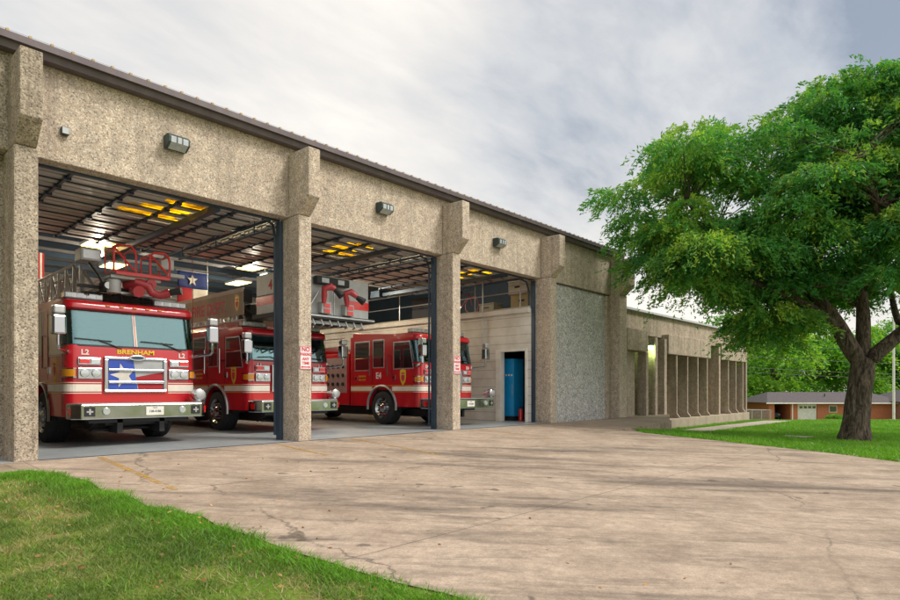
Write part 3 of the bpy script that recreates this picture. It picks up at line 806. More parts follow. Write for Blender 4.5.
# ------------------------------------------------------------------ fire trucks
class Cab:
    """Custom cab: x across, front at y=0, back at y=3.3; s is arc position along the plan outline, 0 = front centre."""
    HW = 1.25; RC = .2; BACK = 3.3
    def __init__(s, roof=2.86): s.roof = roof
    def yo(s, z):
        k = s.roof/2.86; zz = z/k
        pts = [(0,0),(1.9,0),(1.97,.01),(2.66,.17),(2.70,.07),(2.80,.07),(2.86,.16),(2.9,.4)]
        for (a, va), (b, vb) in zip(pts, pts[1:]):
            if zz <= b: return va + (vb-va)*(zz-a)/(b-a)
        return .4
    def P(s, t, z, off=0):
        a = s.HW - s.RC; q = s.RC*PI/2; y0 = s.yo(z); sg = 1 if t >= 0 else -1; u = abs(t)
        if u <= a: return Vector((sg*u, y0-off, z))
        if u <= a+q:
            th = (u-a)/s.RC
            return Vector((sg*(a + (s.RC+off)*math.sin(th)), y0 + s.RC - (s.RC+off)*math.cos(th), z))
        return Vector((sg*(s.HW+off), y0 + s.RC + (u-a-q), z))
    def ts(s, y, z=1.5):            # arc position of side point y
        return s.HW - s.RC + s.RC*PI/2 + (y - s.RC - s.yo(z))
    def loft(s, mb, zs, yback):
        rows = []
        for z in zs:
            te = s.ts(yback, z); a = s.HW-s.RC; q = s.RC*PI/2
            T = [a*k/6 for k in range(7)] + [a+q*k/6 for k in range(1, 7)] + [a+q+(te-a-q)*k/3 for k in range(1, 4)]
            T = [-t for t in reversed(T[1:])] + T
            rows.append([s.P(t, z) for t in T])
        n = len(rows[0]); vs = [p for r in rows for p in r]; fs = []
        for i in range(len(rows)-1):
            for j in range(n-1): fs.append((i*n+j, i*n+j+1, (i+1)*n+j+1, (i+1)*n+j))
            fs.append((i*n+n-1, i*n, (i+1)*n, (i+1)*n+n-1))
        fs.append(tuple(range(n))); fs.append(tuple((len(rows)-1)*n+j for j in reversed(range(n))))
        mb.add(vs, fs); return mb
    def patch(s, mb, t0, t1, z0, z1, off=.01, inn=-.02, nt=14, nz=5, shear=None):
        vs = []; fs = []
        for o in (off, inn):
            for i in range(nz+1):
                z = z0+(z1-z0)*i/nz
                for j in range(nt+1):
                    a, b_ = t0, t1
                    if shear: b_ = t1 + shear*(i/nz)
                    vs.append(s.P(a+(b_-a)*j/nt, z, o))
        K = (nz+1)*(nt+1); W_ = nt+1
        for i in range(nz):
            for j in range(nt):
                q = (i*W_+j, i*W_+j+1, (i+1)*W_+j+1, (i+1)*W_+j)
                fs.append(q); fs.append(tuple(K+k for k in reversed(q)))
        for j in range(nt):
            fs.append((j, j+K, j+1+K, j+1)); e = nz*W_; fs.append((e+j, e+j+1, e+j+1+K, e+j+K))
        for i in range(nz):
            fs.append((i*W_, (i+1)*W_, (i+1)*W_+K, i*W_+K)); e = nt; fs.append((i*W_+e, i*W_+e+K, (i+1)*W_+e+K, (i+1)*W_+e))
        mb.add(vs, fs); return mb

def crest(parent, x, y, z, face, sc_=1.0):
    # yellow shield badge with darker inset
    sh_ = [(-.13,.2),(0,.24),(.13,.2),(.135,-.02),(.09,-.16),(0,-.26),(-.09,-.16),(-.135,-.02)]
    sh_ = [(a*sc_, b*sc_) for a, b in sh_]; inn = [(a*.78, b*.8) for a, b in sh_]; inn2 = [(a*.5, b*.5) for a, b in sh_]
    if face == 'x':
        o = MB().prism([(y+a, z+b) for a, b in sh_], 'x', x-.004, x).build('crest', M_yellow, parent)
        MB().prism([(y+a, z+b) for a, b in inn], 'x', x-.006, x-.0045).build('crest_inset', M_gold, o)
        m = MB(); m.box(x-.008, x-.0065, y-.07*sc_, y+.07*sc_, z+.09*sc_, z+.13*sc_); m.prism([(y+a*.55, z-.03+b*.42) for a, b in sh_], 'x', x-.008, x-.0065)
        m.build('crest_mark', M_signr, o)

def make_truck(name, loc, label, num, roof, kind, seed):
    r = empty(name, loc, 0, label, 'fire truck', 'fire trucks parked in the bays')
    c = Cab(roof); hw = c.HW; AXL = 1.7; WR = .53
    # cab body: upper loft + front lower loft + sides with wheel arch
    m = MB()
    k_ = roof/2.86
    c.loft(m, [1.252, 1.5, 1.9, 1.972*k_], 3.3)
    c.loft(m, [2.655*k_, 2.70*k_, 2.76*k_, 2.82*k_, roof, roof+.03], 3.3)
    for sx_ in (-1, 1):
        a, b_ = (-hw, -hw+.05) if sx_ < 0 else (hw-.05, hw)
        m.prism([(.60,1.973*k_),(3.3,1.973*k_),(3.3,2.654*k_),(.60,2.654*k_)], 'x', a, b_)
        t_a = hw-c.RC+c.RC*PI/2+.045
        c.patch(m, sx_*t_a, sx_*(c.ts(.60, 1.98)+.02), 1.973*k_, 2.654*k_, 0, -.05, nt=6)
    m.box(-hw+.051, hw-.051, 1.6, 1.65, 1.973*k_, 2.654*k_)
    c.loft(m, [.58, .8, 1.25], .95)
    arch = [(AXL+.66*math.cos(a), .55+.66*math.sin(a)) for a in [PI*k/16 for k in range(17)]]
    poly = [(3.3,.58),(3.3,1.25),(.952,1.25),(.952,.58)]
    arch_pts = [(y, max(z,.58)) for y, z in arch]
    side = [(3.3,.58),(3.3,1.25)] + [(.952,1.25),(.952,.58)] + [p for p in reversed(arch_pts)]
    for sx_ in (-1, 1):
        a, b_ = (-hw, -hw+.12) if sx_ < 0 else (hw-.12, hw)
        m.prism(side, 'x', a, b_)
    m.box(-hw+.13, hw-.13, 1.0, 3.28, 1.1, 1.24)
    cab = m.build('cab', M_red, r, smooth=True)
    fk = roof/2.86
    # windscreen in two panes with divider
    zb, zt = 1.985*fk, 2.645*fk
    tw = hw - c.RC + c.RC*PI/2 + .04
    g = MB(); c.patch(g, .03, tw, zb, zt, .012); c.patch(g, -tw, -.03, zb, zt, .012); ws = g.build('windscreen', M_ws, r, smooth=True)
    g = MB()
    for (za, zc) in ((zb-.03, zb-.002), (zt+.002, zt+.02)): c.patch(g, -tw-.03, tw+.03, za, zc, .014, nz=1)
    g.build('windscreen_seal', M_black, r, smooth=True)
    g = MB(); c.patch(g, -.028, .028, zb, zt, .02, nt=2); g.build('windscreen_divider', M_stripe if kind=='L2' else M_red, r)
    g = MB(); c.patch(g, -.008, .008, zb, zt, .024, nt=2); g.build('divider_line', M_red, r)
    for sx_ in (-1, 1):
        w_ = MB(); p0 = c.P(sx_*.25, 1.93*fk, .03); p1 = c.P(sx_*.62, 2.08*fk, .035); p2 = c.P(sx_*.98, 2.06*fk, .035)
        if kind == 'L2': p0 = c.P(sx_*.6+.32, 1.93*fk, .03); p1 = c.P(sx_*.6-.1, 2.09*fk, .035); p2 = c.P(sx_*.6-.5, 2.10*fk, .035); p3 = c.P(sx_*.6+.15, 2.07*fk, .035)
        else: p3 = p1
        w_.tube([p0, p1], .012, 6); w_.tube([p2, p3], .011, 6); w_.build('wiper', M_black, r)
    q = MB(); q.box(-hw+.12, hw-.12, .34, .62, 1.975*fk, 2.05*fk); q.box(-hw+.06, hw-.06, 1.58, 1.598, 1.975*fk, 2.65*fk); q.box(-hw+.06, hw-.06, .5, 1.57, 1.975*fk, 1.985*fk)
    q.build('dashboard', M_black, r)
    for sx_ in (-1, 1):
        q = MB(); q.rbox((sx_*.68, 1.22, 2.15*fk), (.5,.14,.5)); q.rbox((sx_*.68, 1.22, 2.46*fk), (.28,.1,.16)); q.build('seat', M_lampgreen, r, bevel=.04)
    q = MB(); cx_ = .66; q.tube([(cx_+.22*math.cos(a), .62+.10*math.sin(a), 2.13*fk+.17*math.sin(a)) for a in [2*PI*k/20 for k in range(21)]], .016, 6, False); q.tube([(cx_-.2,.62,2.13*fk),(cx_+.2,.62,2.13*fk)], .014, 6); q.tube([(cx_,.62,2.13*fk),(cx_,.45,2.0*fk)], .02, 6); q.build('steering_wheel', M_black, r)
    q = MB(); q.box(-1.0,-.15,.30,.33,2.52*fk,2.64*fk); q.box(.15,1.0,.30,.33,2.52*fk,2.64*fk); q.build('sun_visor', M_black, r)
    for sx_ in (-1, 1):
        q = MB(); c.patch(q, sx_*.63, sx_*.80, .60, .66, .012, nt=2, nz=1); q.build('tow_eye', M_chrome, r)
    g = MB(); c.patch(g, -hw+.1, hw-.1, 1.795*fk-.06+.0, 1.80*fk-.06, .002, nt=12, nz=1); 
    # side windows, door seams, handles
    def sidepanel(nm, mt, y0, y1, z0, z1, proud=.006, sx_=-1, slant=0, inset=.004, par=r, bev=0):
        a = sx_*(hw-inset); b_ = sx_*(hw+proud)
        return MB().prism([(y0,z0),(y1,z0),(y1,z1),(y0+slant,z1)], 'x', min(a,b_), max(a,b_)).build(nm, mt, par, bevel=bev)
    for sx_ in (-1, 1):
        for (y0, y1, z0, z1, sl) in ((.28,1.12,1.80*fk,2.60*fk,.16),(1.62,2.12,1.86*fk,2.72*fk,0),(2.34,3.04,1.78*fk,2.70*fk,0)):
            fr = sidepanel('window_frame', M_alu, y0-.035, y1+.035, z0-.035, z1+.035, .004, sx_, sl)
            sidepanel('side_window', M_win, y0, y1, z0, z1, .010, sx_, sl)
        sm2 = MB()
        for y in (.22, 1.22, 2.2, 3.16): sm2.box(min(sx_*hw, sx_*(hw+.004)), max(sx_*hw, sx_*(hw+.004)), y-.006, y+.006, (.62 if y < 1 or y > 2.5 else 1.3), 2.72*fk)
        sm2.build('door_seams', M_black, r)
        for y in (1.38, 2.26 if kind != 'L2' else 3.22):
            h = MB(); X = sx_*(hw+.06); h.tube([(sx_*hw,y,1.55),(X,y,1.55),(X,y,2.2),(sx_*hw,y,2.2)], .018, 8); h.build('grab_rail', M_chrome, r, smooth=True)
        for y in (1.12, 3.0): sidepanel('door_handle', M_chrome, y-.06, y+.06, 1.42, 1.56, .02, sx_, bev=.005)
        # stripes along the side, split at the arch
        for (nm, mt, z0, z1, pr) in (('side_stripe', M_stripe, 1.07, 1.21, .005), ('pin_stripe', M_gold, 1.23, 1.245, .005), ('pin_stripe', M_gold, 1.035, 1.05, .005)):
            s1 = MB()
            for (ya, yb) in ((.26, AXL-math.sqrt(max(0,.70**2-(z0-.55)**2))-.01), (AXL+math.sqrt(max(0,.70**2-(z0-.55)**2))+.01, 3.28)):
                a = sx_*(hw-.002); b_ = sx_*(hw+pr); s1.box(min(a,b_), max(a,b_), ya, yb, z0, z1)
            s1.build(nm, mt, r)
        fd = MB(); pts = [(sx_*(hw+.02), AXL+.685*math.cos(a), .55+.685*math.sin(a)) for a in [PI*k/20 - .12*(k==0) + .12*(k==20) for k in range(21)]]
        fd.tube(pts, .04, 8); fd.build('wheel_arch', M_alu if kind != 'L2' else M_chrome, r, smooth=True)
    MB().box(-hw+.14, hw-.14, 1.0, 2.42, .5, 1.09).build('wheel_well', M_black, r)
    crest(r, -hw-.001, .72, 1.5, 'x', 1.0)
    # stripe around the front and corners
    g = MB(); c.patch(g, .64, c.ts(.26), 1.07, 1.21, .006, nt=16, nz=1); c.patch(g, -c.ts(.26), -.64, 1.07, 1.21, .006, nt=16, nz=1); g.build('front_stripe', M_stripe, r)
    g = MB()
    for (a, b_) in ((1.235,1.25),(1.03,1.045)):
        c.patch(g, .64, c.ts(.26), a, b_, .006, nt=16, nz=1); c.patch(g, -c.ts(.26), -.64, a, b_, .006, nt=16, nz=1)
    g.build('pin_stripe', M_stripe, r)
    # grille
    gx = .60; z0, z1 = 1.06, 1.76
    f_ = MB(); f_.box(-gx, gx, -.06, -.01, z1-.05, z1); f_.box(-gx, gx, -.06, -.01, z0, z0+.045)
    f_.box(-gx, -gx+.07, -.07, -.01, z0+.045, z1-.05); f_.box(gx-.07, gx, -.07, -.01, z0+.045, z1-.05)
    gr = f_.build('grille', M_chrome, r, bevel=.012)
    if kind == 'L2':
        MB().box(-gx+.072, gx-.072, -.03, -.012, z0+.047, z1-.052).build('grille_mesh', M_grillgrey, gr)
        q = MB(); q.prism([(-.52,z0+.05),(.02,z0+.05),(-.06,z1-.055),(-.52,z1-.055)], 'y', -.036, -.0305); q.build('flag_blue', M_flagblue, gr)
        q = MB(); q.prism([(.04,z0+.05),(.52,z0+.05),(.52,1.47),(.3,1.43),(-.01,1.36)], 'y', -.036, -.0305); q.build('flag_red', M_clothred, gr)
        q = MB(); star(q, (-.25,1.39), .25, -.042, -.0365, rot=.25); q.build('flag_star', M_clothwhite, gr)
        for z in (1.26, 1.50): MB().box(-gx+.072, gx-.072, -.075, -.045, z-.022, z+.022).build('grille_bar', M_chrome, gr, bevel=.006)
    else:
        MB().box(-gx+.072, gx-.072, -.03, -.012, z0+.047, z1-.052).build('grille_mesh', M_black, gr)
        q = MB()
        for k in range(4): q.box(-gx+.072, gx-.072, -.062, -.036, z0+.15+k*.125, z0+.175+k*.125)
        q.build('grille_bar', M_chrome, gr)
        q = MB()
        for k in range(5): q.box(-.36+k*.18-.012, -.36+k*.18+.012, -.058, -.034, z0+.046, z1-.051)
        q.build('grille_post', M_chrome, gr)
    em = MB(); em.lathe([(-.03,.5),(0,.55)], (0,0,0), 'y', 24)
    em = MB(); em.prism([(.17*math.cos(a), z1-.01+.055*math.sin(a)) for a in [2*PI*k/24 for k in range(24)]], 'y', -.09, -.071); e1 = em.build('emblem', M_chrome, gr, bevel=.004)
    MB().prism([(.12*math.cos(a), z1-.01+.032*math.sin(a)) for a in [2*PI*k/24 for k in range(24)]], 'y', -.094, -.0905).build('emblem_inset', M_bluedark, e1)
    # lamp clusters
    for sx_ in (-1, 1):
        b_ = MB().box(min(sx_*.64,sx_*1.06), max(sx_*.64,sx_*1.06), -.05, -.005, 1.32, 1.53).build('headlight_bezel', M_chrome, r, bevel=.01)
        for k in (.75, .95):
            MB().lathe([(-.03,.03),(-.028,.07),(-.005,.082),(.02,.085)], (sx_*k,-.048,1.425), 'y', 20).build('headlight', M_clear, b_, smooth=True)
        b2_ = MB().box(min(sx_*.66,sx_*1.06), max(sx_*.66,sx_*1.06), -.05, -.005, 1.59, 1.73).build('warning_light_bezel', M_chrome, r, bevel=.01)
        ra, rb_ = (.86, 1.04) if (sx_ > 0) else (.86, 1.04)
        MB().box(min(sx_*(ra), sx_*rb_), max(sx_*ra, sx_*rb_), -.075, -.051, 1.615, 1.705).build('warning_light', M_redlens, b2_, bevel=.008)
        MB().box(min(sx_*.68, sx_*.84), max(sx_*.68, sx_*.84), -.07, -.051, 1.615, 1.705).build('warning_light', M_clear, b2_, bevel=.008)
        g = MB(); c.patch(g, sx_*1.09, sx_*1.34, 1.36, 1.5, .03, nt=8, nz=1); g.build('turn_signal', M_amber, r)
        g = MB(); c.patch(g, sx_*1.08, sx_*1.42, 1.335, 1.357, .032, nt=8, nz=1); g.build('signal_bezel', M_chrome, r); g = MB(); c.patch(g, sx_*1.08, sx_*1.42, 1.503, 1.525, .032, nt=8, nz=1); g.build('signal_bezel', M_chrome, r)
        g = MB(); c.patch(g, sx_*1.2, sx_*1.4, 1.80, 1.88, .02, nt=6, nz=1); g.build('marker_plate', M_chrome, r)
    # lettering
    text('number', num, .14, M_white, r, face_front(-.93, -.008, 1.83*fk), bold=.004)
    text('number', num, .14, M_white, r, face_front(.93, -.008, 1.83*fk), bold=.004)
    if kind == 'L2': text('lettering', 'BRENHAM', .125, M_yellow, r, face_front(0, -.008, 1.865), bold=.004, sx=1.25)
    if kind == 'E4':
        text('number', 'E4', .27, M_white, r, face_left(-hw-.006, 1.86, 1.55), bold=.008)
        pass
    for k, (word, zz) in enumerate((('BRENHAM', 1.56), ('FIRE DEPT', 1.45))):
        text('lettering', word, .085, M_gold, r, face_left(-hw-.006, 2.68, zz-.02), bold=.001)
    # bumper
    bm_ = MB(); pl = [(-1.27,-.05),(-1.27,-.36),(-1.14,-.52),(1.14,-.52),(1.27,-.36),(1.27,-.05)]
    ext = -.42 if kind == 'E4' else 0
    pl = [(a, b+ (ext if b < -.1 else 0)) for a, b in pl]
    bm_.prism(pl, 'z', .54, .83); bp = bm_.build('bumper', M_chrome, r, bevel=.02)
    yb = -.522+ext
    sp_ = MB(); sp_.prism([(a*.985, b*.985+.01) for a, b in pl], 'z', .832, .845); sp_.build('bumper_deck', M_alu, bp)
    for sx_ in (-1, 1):
        MB().box(sx_*1.0-.09, sx_*1.0+.09, yb-.015, yb-.001, .6, .78).build('spot_recess', M_black, bp)
        cr_ = MB(); cr_.rbox((sx_*1.0, yb-.018, .69), (.11,.006,.03)); cr_.rbox((sx_*1.0, yb-.021, .69), (.03,.006,.11)); cr_.build('cross_light', M_alu, bp)
        MB().lathe([(-.03,.0),(-.03,.06),(-.001,.075)], (sx_*.72, yb, .69), 'y', 20).build('fog_light', M_clear, bp, smooth=True)
        a_ = MB().box(min(sx_*1.276,sx_*1.272), max(sx_*1.29,sx_*1.272), -.36, -.2, .62, .76).build('corner_light', M_redlens, bp)
    pt = MB().box(-.17 if kind!='L2' else 0.0, .17 if kind!='L2' else .34, yb-.02, yb-.002, .6, .77).build('number_plate', M_white, bp)
    text('plate_lettering', '128-4186' if kind == 'L2' else '119-6204', .06, M_bluedark, pt, face_front(.17 if kind=='L2' else 0, yb-.022, .675), bold=.001)
    text('plate_lettering', 'TEXAS', .028, M_bluedark, pt, face_front(.17 if kind=='L2' else 0, yb-.022, .745))
    # siren and speaker
    s_ = MB(); s_.lathe([(-.2,.02),(-.19,.10),(-.16,.135),(-.02,.135),(.06,.09),(.2,.07)], (1.13, -.3+ext, 1.0), 'y', 24); s1 = s_.build('siren', M_chrome, r, smooth=True)
    MB().lathe([(-.206,.0),(-.206,.085),(-.2,.1)], (1.13, -.3+ext, 1.0), 'y', 20).build('siren_grille', M_alu, s1, smooth=True)
    MB().box(1.07,1.19,-.38+ext,-.2+ext,.846,.9).build('siren_foot', M_alu, s1)
    # under-bumper gear
    u = MB(); u.box(-.6,.6,-.1,5.8,.40,.52); u.box(-.95,.95,-.3,-.1,.46,.53); u.box(-.45,-.35,-.3,9,.25,.55); u.box(.35,.45,-.3,9,.25,.55)
    u.tube([(-1.05,AXL,.53),(1.05,AXL,.53)], .09, 12); u.tube([(-.75,.2,.3),(.6,.25,.33)], .03, 8); u.tube([(-.8,-.2,.5),(-.7,.5,.28),(-.2,1.2,.35)], .025, 6)
    u.box(-.7,.3,.3,.9,.3,.5)
    u.build('chassis', M_black, r)
    # wheels
    def wheel(x, y, sx_):
        w_ = MB(); xo = sx_*(hw-.01)
        prof = [(0,.33),(0,.46),(.03,.515),(.07,WR),(.36,WR),(.40,.515),(.43,.46),(.43,.33)]
        w_.lathe([(-sx_*t, rr) for t, rr in prof], (x, y, WR), 'x', 36, False)
        for k in range(5): w_.lathe([(-sx_*(.085+k*.065), WR-.001),(-sx_*(.09+k*.065), WR+.007),(-sx_*(.12+k*.065), WR+.007),(-sx_*(.125+k*.065), WR-.001)], (x, y, WR), 'x', 36, False)
        t_ = w_.build('wheel', M_tyre, r, smooth=True)
        q = MB(); q.lathe([(-sx_*.02,.33),(-sx_*0-.0,.325),(-sx_*.03,.30),(-sx_*.09,.26),(-sx_*.10,.15),(-sx_*.02,.14),(sx_*.02,.09),(sx_*.03,.0)], (x, y, WR), 'x', 30, False)
        q.build('rim', M_chrome, t_, smooth=True)
        MB().lathe([(-sx_*.12,.335),(-sx_*.16,.335)], (x, y, WR), 'x', 24).build('brake_drum', M_black, t_)
        q = MB()
        for k in range(10):
            a = 2*PI*k/10; q.tube([(x-sx_*.085, y+.2*math.cos(a), WR+.2*math.sin(a)), (x-sx_*.03, y+.2*math.cos(a), WR+.2*math.sin(a))], .018, 6)
        q.build('wheel_nuts', M_alu, t_)
        q = MB()
        for k in range(10):
            a = 2*PI*(k+.5)/10; q.tube([(x-sx_*.088, y+.262*math.cos(a), WR+.262*math.sin(a)), (x-sx_*.05, y+.262*math.cos(a), WR+.262*math.sin(a))], .026, 8)
        q.build('hand_holes', M_black, t_)
    for sx_ in (-1, 1):
        wheel(sx_*(hw+.005), AXL, sx_); wheel(sx_*(hw+.005), 7.4, sx_)
    # mirrors
    for sx_ in (-1, 1):
        X = sx_*1.46; yy_ = -.34
        hd = MB().box(X-.115, X+.115, yy_-.09, yy_+.09, 2.12*fk, 2.48*fk).build('mirror', M_chrome, r, bevel=.035)
        MB().box(X-.10, X+.10, yy_-.08, yy_+.08, 2.50*fk, 2.66*fk).build('mirror_cap', M_alu, hd, bevel=.03)
        q = MB(); q.tube([(sx_*1.2,.1,1.83*fk),(X-.02*sx_,yy_+.05,1.88*fk),(X,yy_,1.93*fk),(X,yy_,2.12*fk)], .028, 8); q.build('mirror_arm', M_chrome, hd, smooth=True)
    # roof lights
    for sx_ in (-1, 1):
        q = MB().box(min(sx_*.5,sx_*1.18), max(sx_*.5,sx_*1.18), .35, .6, roof+.05, roof+.17).build('light_bar', M_clear, r, bevel=.02)
        for k in range(4): MB().box(sx_*(.58+k*.17)-.05, sx_*(.58+k*.17)+.05, .34, .349, roof+.075, roof+.145).build('light_module', M_alu, q)
        MB().box(min(sx_*.5,sx_*1.18), max(sx_*.5,sx_*1.18), .37, .58, roof+.031, roof+.05).build('light_bar_foot', M_black, q)
    q = MB()
    for k in range(5): q.box(-.5+k*.25-.035, -.5+k*.25+.035, c.yo(2.75)-.02, c.yo(2.75)+.01, 2.765*fk, 2.79*fk)
    q.build('marker_lights', M_amber, r)
    # body behind the cab
    rb_ = MB(); rb_.box(-hw+.03, hw-.03, 3.42, 6.4 if kind != 'E4' else 5.0, .58, 2.35); 
    rb_.box(-hw, hw, 5.0 if kind == 'E4' else 6.42, 10.2, 1.12, 2.5); rb_.box(-hw, hw, 8.1, 10.2, .58, 1.115); rb_.box(-hw, hw, 5.02 if kind=='E4' else 6.43, 6.7, .58, 1.115)
    rb_.build('body', M_red, r, bevel=.03)
    MB().box(-hw+.2, hw-.2, 3.302, 3.42, .6, 2.6).build('gap_cover', M_black, r)
    q = MB(); q.box(-hw+.02, -hw+.03, 3.55, 4.85, 1.0, 2.2); q.build('pump_panel', M_alu, r)
    q = MB()
    for a in range(4):
        for b_ in range(3): q.lathe([(-.03,.06),(0,.065)], (-hw+.02, 3.75+a*.28, 1.3+b_*.3), 'x', 14)
    q.build('gauges', M_black, r)
    return r, c

# --- left ladder truck
r, c = make_truck('ladder_truck', (4.68, 2.02, 0), 'ladder truck in the left bay with a lone star flag in its chrome grille', 'L2', 2.86, 'L2', 1)
def truss(r, xs_, y0, y1, z0, h, m, step=.55):
    for x in xs_:
        q = MB(); q.tube([(x,y0,z0),(x,y1,z0)], .04, 8); q.tube([(x,y0+.7,z0+h),(x,y1,z0+h)], .032, 8); q.tube([(x,y0,z0+.05),(x,y0+.7,z0+h)], .032, 8)
        n = int((y1-y0-.7)/step)
        for k in range(n+1):
            ya = y0+.7+k*step
            q.tube([(x,ya,z0),(x,ya,z0+h)], .02, 6)
            if k < n: q.tube([(x,ya,z0+(h if k%2 else 0)),(x,ya+step,z0+(0 if k%2 else h))], .02, 6)
        q.build('ladder_rail', m, r, smooth=True)
    q = MB(); n = int((y1-y0)/.35)
    for k in range(n): q.tube([(xs_[0],y0+.1+k*.35,z0+.02),(xs_[1],y0+.1+k*.35,z0+.02)], .018, 6)
    q.build('ladder_rungs', m, r)
truss(r, (-.66,.36), 1.0, 9.8, 3.02, .78, M_alu)
truss(r, (-.54,.24), .75, 9.8, 3.16, .5, M_alu)
def guard(x0, x1, z0, z1, y, m, par, yd=.5):
    q = MB(); R_c = .1
    loop = [(x0,y,z0),(x0,y,z1-.06),(x0+.08,y,z1),(x1-R_c,y,z1+.02),(x1-.03,y,z1-.05),(x1,y,z1-.16),(x1,y,z0),(x0,y,z0)]
    q.tube(loop, .024, 8, False)
    q.tube([(x0,y,z1-.04),(x1-.04,y,z0+.06)], .02, 8)
    for (a, b_) in ((x0,z0),(x1,z0),(x0,z1-.05),(x1-.05,z1-.05)): q.tube([(a,y,b_),(a,y+yd,b_)], .02, 8)
    q.tube([(x0,y+yd,z0),(x0,y+yd,z1-.05),(x1-.05,y+yd,z1-.05),(x1,y+yd,z0)], .02, 8)
    return q.build('guard_rail', m, par, smooth=True)
guard(-.40,.02,3.50,4.02,.05,M_red2,r); guard(.30,.70,3.50,3.98,.05,M_red2,r)
MB().box(-.36,.70,.03,.10,3.44,3.505).build('tip_crossbar', M_red2, r)
MB().box(-.42,.55,.15,.7,3.38,3.435).build('tip_step', M_panelgrey, r)
MB().box(-.86,-.48,.5,.9,3.72,3.97).build('control_box', M_panelgrey, r, bevel=.02)
MB().box(-.82,-.52,.488,.499,3.76,3.93).build('control_box_face', M_alu, r)
MB().box(.62,.9,.3,.55,3.72,3.95).build('spot_lamp', M_panelgrey, r, bevel=.02)
MB().box(.8,1.15,.35,.5,3.58,3.66).build('step_end', M_panelgrey, r, bevel=.01)
q = MB(); q.lathe([(0,.12),(.02,.13),(.26,.13),(.29,.1)], (-.32,.3,3.08), 'z', 20); q.build('white_canister', M_panelgrey, r, smooth=True)
q = MB(); q.tube([(-.02,.5,3.3),(.1,.2,3.34),(.3,.12,3.28),(.36,.1,3.14),(.5,.05,3.1),(.66,-.05,3.16)], [.09,.1,.1,.085,.08,.1], 14); q.build('water_monitor', M_pinkred, r, smooth=True)
q = MB(); q.tube([(.66,-.05,3.16),(.74,-.12,3.19),(.84,-.2,3.21)], [.06,.07,.085], 14); q.build('nozzle', M_black, r, smooth=True)
q = MB(); q.tube([(.1,.35,3.22),(.1,.1,3.14)], .12, 16); q.tube([(.33,.3,3.34),(.33,.05,3.32)], .1, 16); q.build('monitor_valve', M_pinkred, r, smooth=True)
q = MB(); 
for k in range(7): q.tube([(-.9+k*.2,.6,3.05),(-.8+k*.2,.25,3.02+.05*(k%2)),(-.7+k*.2,.5,2.95)], .018, 6)
q.box(-.75,.9,.7,1.4,2.98,3.12); q.box(-.5,-.2,.3,.6,3.12,3.3); q.box(-.9,.3,.55,.62,3.18,3.24)
q.tube([(-.45,.4,3.15),(-.62,.25,3.4),(-.7,.55,3.68)], .02, 8)
q.build('hydraulic_lines', M_black, r, smooth=True)
q = MB(); q.tube([(-.66,.95,3.85),(-.44,.3,3.2)], .03, 8); q.lathe([(-.03,.07),(.03,.07)], (-.44,.26,3.22), 'y', 12); q.tube([(-.75,.9,3.66),(-.75,.9,3.1)], .03, 6); q.tube([(.5,.6,3.1),(1.0,.5,3.04)], .03, 8)
q.box(-.2,.6,.4,.5,3.1,3.14)
q.build('ladder_strut', M_alu, r)
q = MB().box(-1.22,-1.18,3.9,9.9,2.6,3.2); q.build('turntable_panel', M_red, r)

# --- middle ladder truck with platform bucket
r, c = make_truck('ladder_truck', (8.9, 2.92, 0), 'ladder truck with a big grey platform bucket parked behind the second column', 'L1', 2.70, 'L1', 2)
truss(r, (-.78,.78), 1.0, 9.4, 2.98, .8, M_alu)
sg = MB().box(-.86,-.83, .95, 9.0, 3.12, 3.74).build('sign_board', M_intwall, r)
MB().box(-.862,-.828, .95, 9.0, 3.742, 3.85).build('board_cap', M_siding, sg)
text('lettering', 'BRENHAM FIRE DEPT.', .46, M_signr, sg, face_left(-.864, 4.12, 3.40), bold=.008, sx=1.02)
crest(r, -.862, 1.28, 3.45, 'x', .9)
q = MB(); q.box(-.7,-.3,.9,1.5,2.85,3.4); q.box(-.85,-.6,.95,1.5,3.45,3.8); q.tube([(-.8,1.3,3.6),(-.8,.8,3.2),(-.5,.9,3.0)], .03, 6); q.build('hydraulic_gear', M_black, r)
# bucket
bx0, bx1, by0, by1, bz0, bz1 = -.82, 1.78, -1.05, .35, 2.98, 4.06
pk = MB(); pk.box(bx0, bx1, by0, by0+.05, bz0+.06, bz1); pk.box(bx0, bx0+.05, by0+.052, by1, bz0+.06, bz1); pk.box(bx1-.05, bx1, by0+.052, by1, bz0+.06, bz1); pk.box(bx0+.052, bx1-.052, by1-.05, by1, bz0+.06, bz1-.3)
bk = pk.build('bucket', M_panelgrey, r, bevel=.015)
MB().box(bx0-.12, bx1+.08, by0-.16, by1, bz0-.06, bz0+.055).build('bucket_floor', M_black, bk, bevel=.01)
MB().box(bx0-.12, bx1+.08, by0-.175, by0-.162, bz0-.01, bz0+.03).build('floor_edge', M_alu, bk)
q = MB(); q.box(1.02, bx1+.004, by0-.006, by0-.001, 3.28, 3.50); q.build('red_stripe', M_redlens, bk); q = MB(); q.box(bx0-.004, -.5, by0-.006, by0-.001, 3.38, 3.56); q.build('red_stripe', M_redlens, bk)
q = MB(); q.box(bx0-.006, bx0-.001, by0, by1, 3.28, 3.50); q.build('red_stripe', M_redlens, bk)
q = MB(); q.box(bx0-.009, bx0-.0065, by0, by1, 3.51, 3.53); q.build('pin_stripe', M_black, bk)
text('emblem', '4', .34, M_signr, bk, face_left(bx0-.006, -.35, 3.75), bold=.01)
lb_ = MB().box(-.05, .98, by0-.2, by0-.03, 3.80, 4.0).build('lamp_bar', M_black, bk, bevel=.02)
q = MB(); q.box(.1,.32,by0-.21,by0-.201,3.84,3.96); q.box(.6,.8,by0-.21,by0-.201,3.84,3.96); q.build('lamp_faces', M_lamplens, lb_)
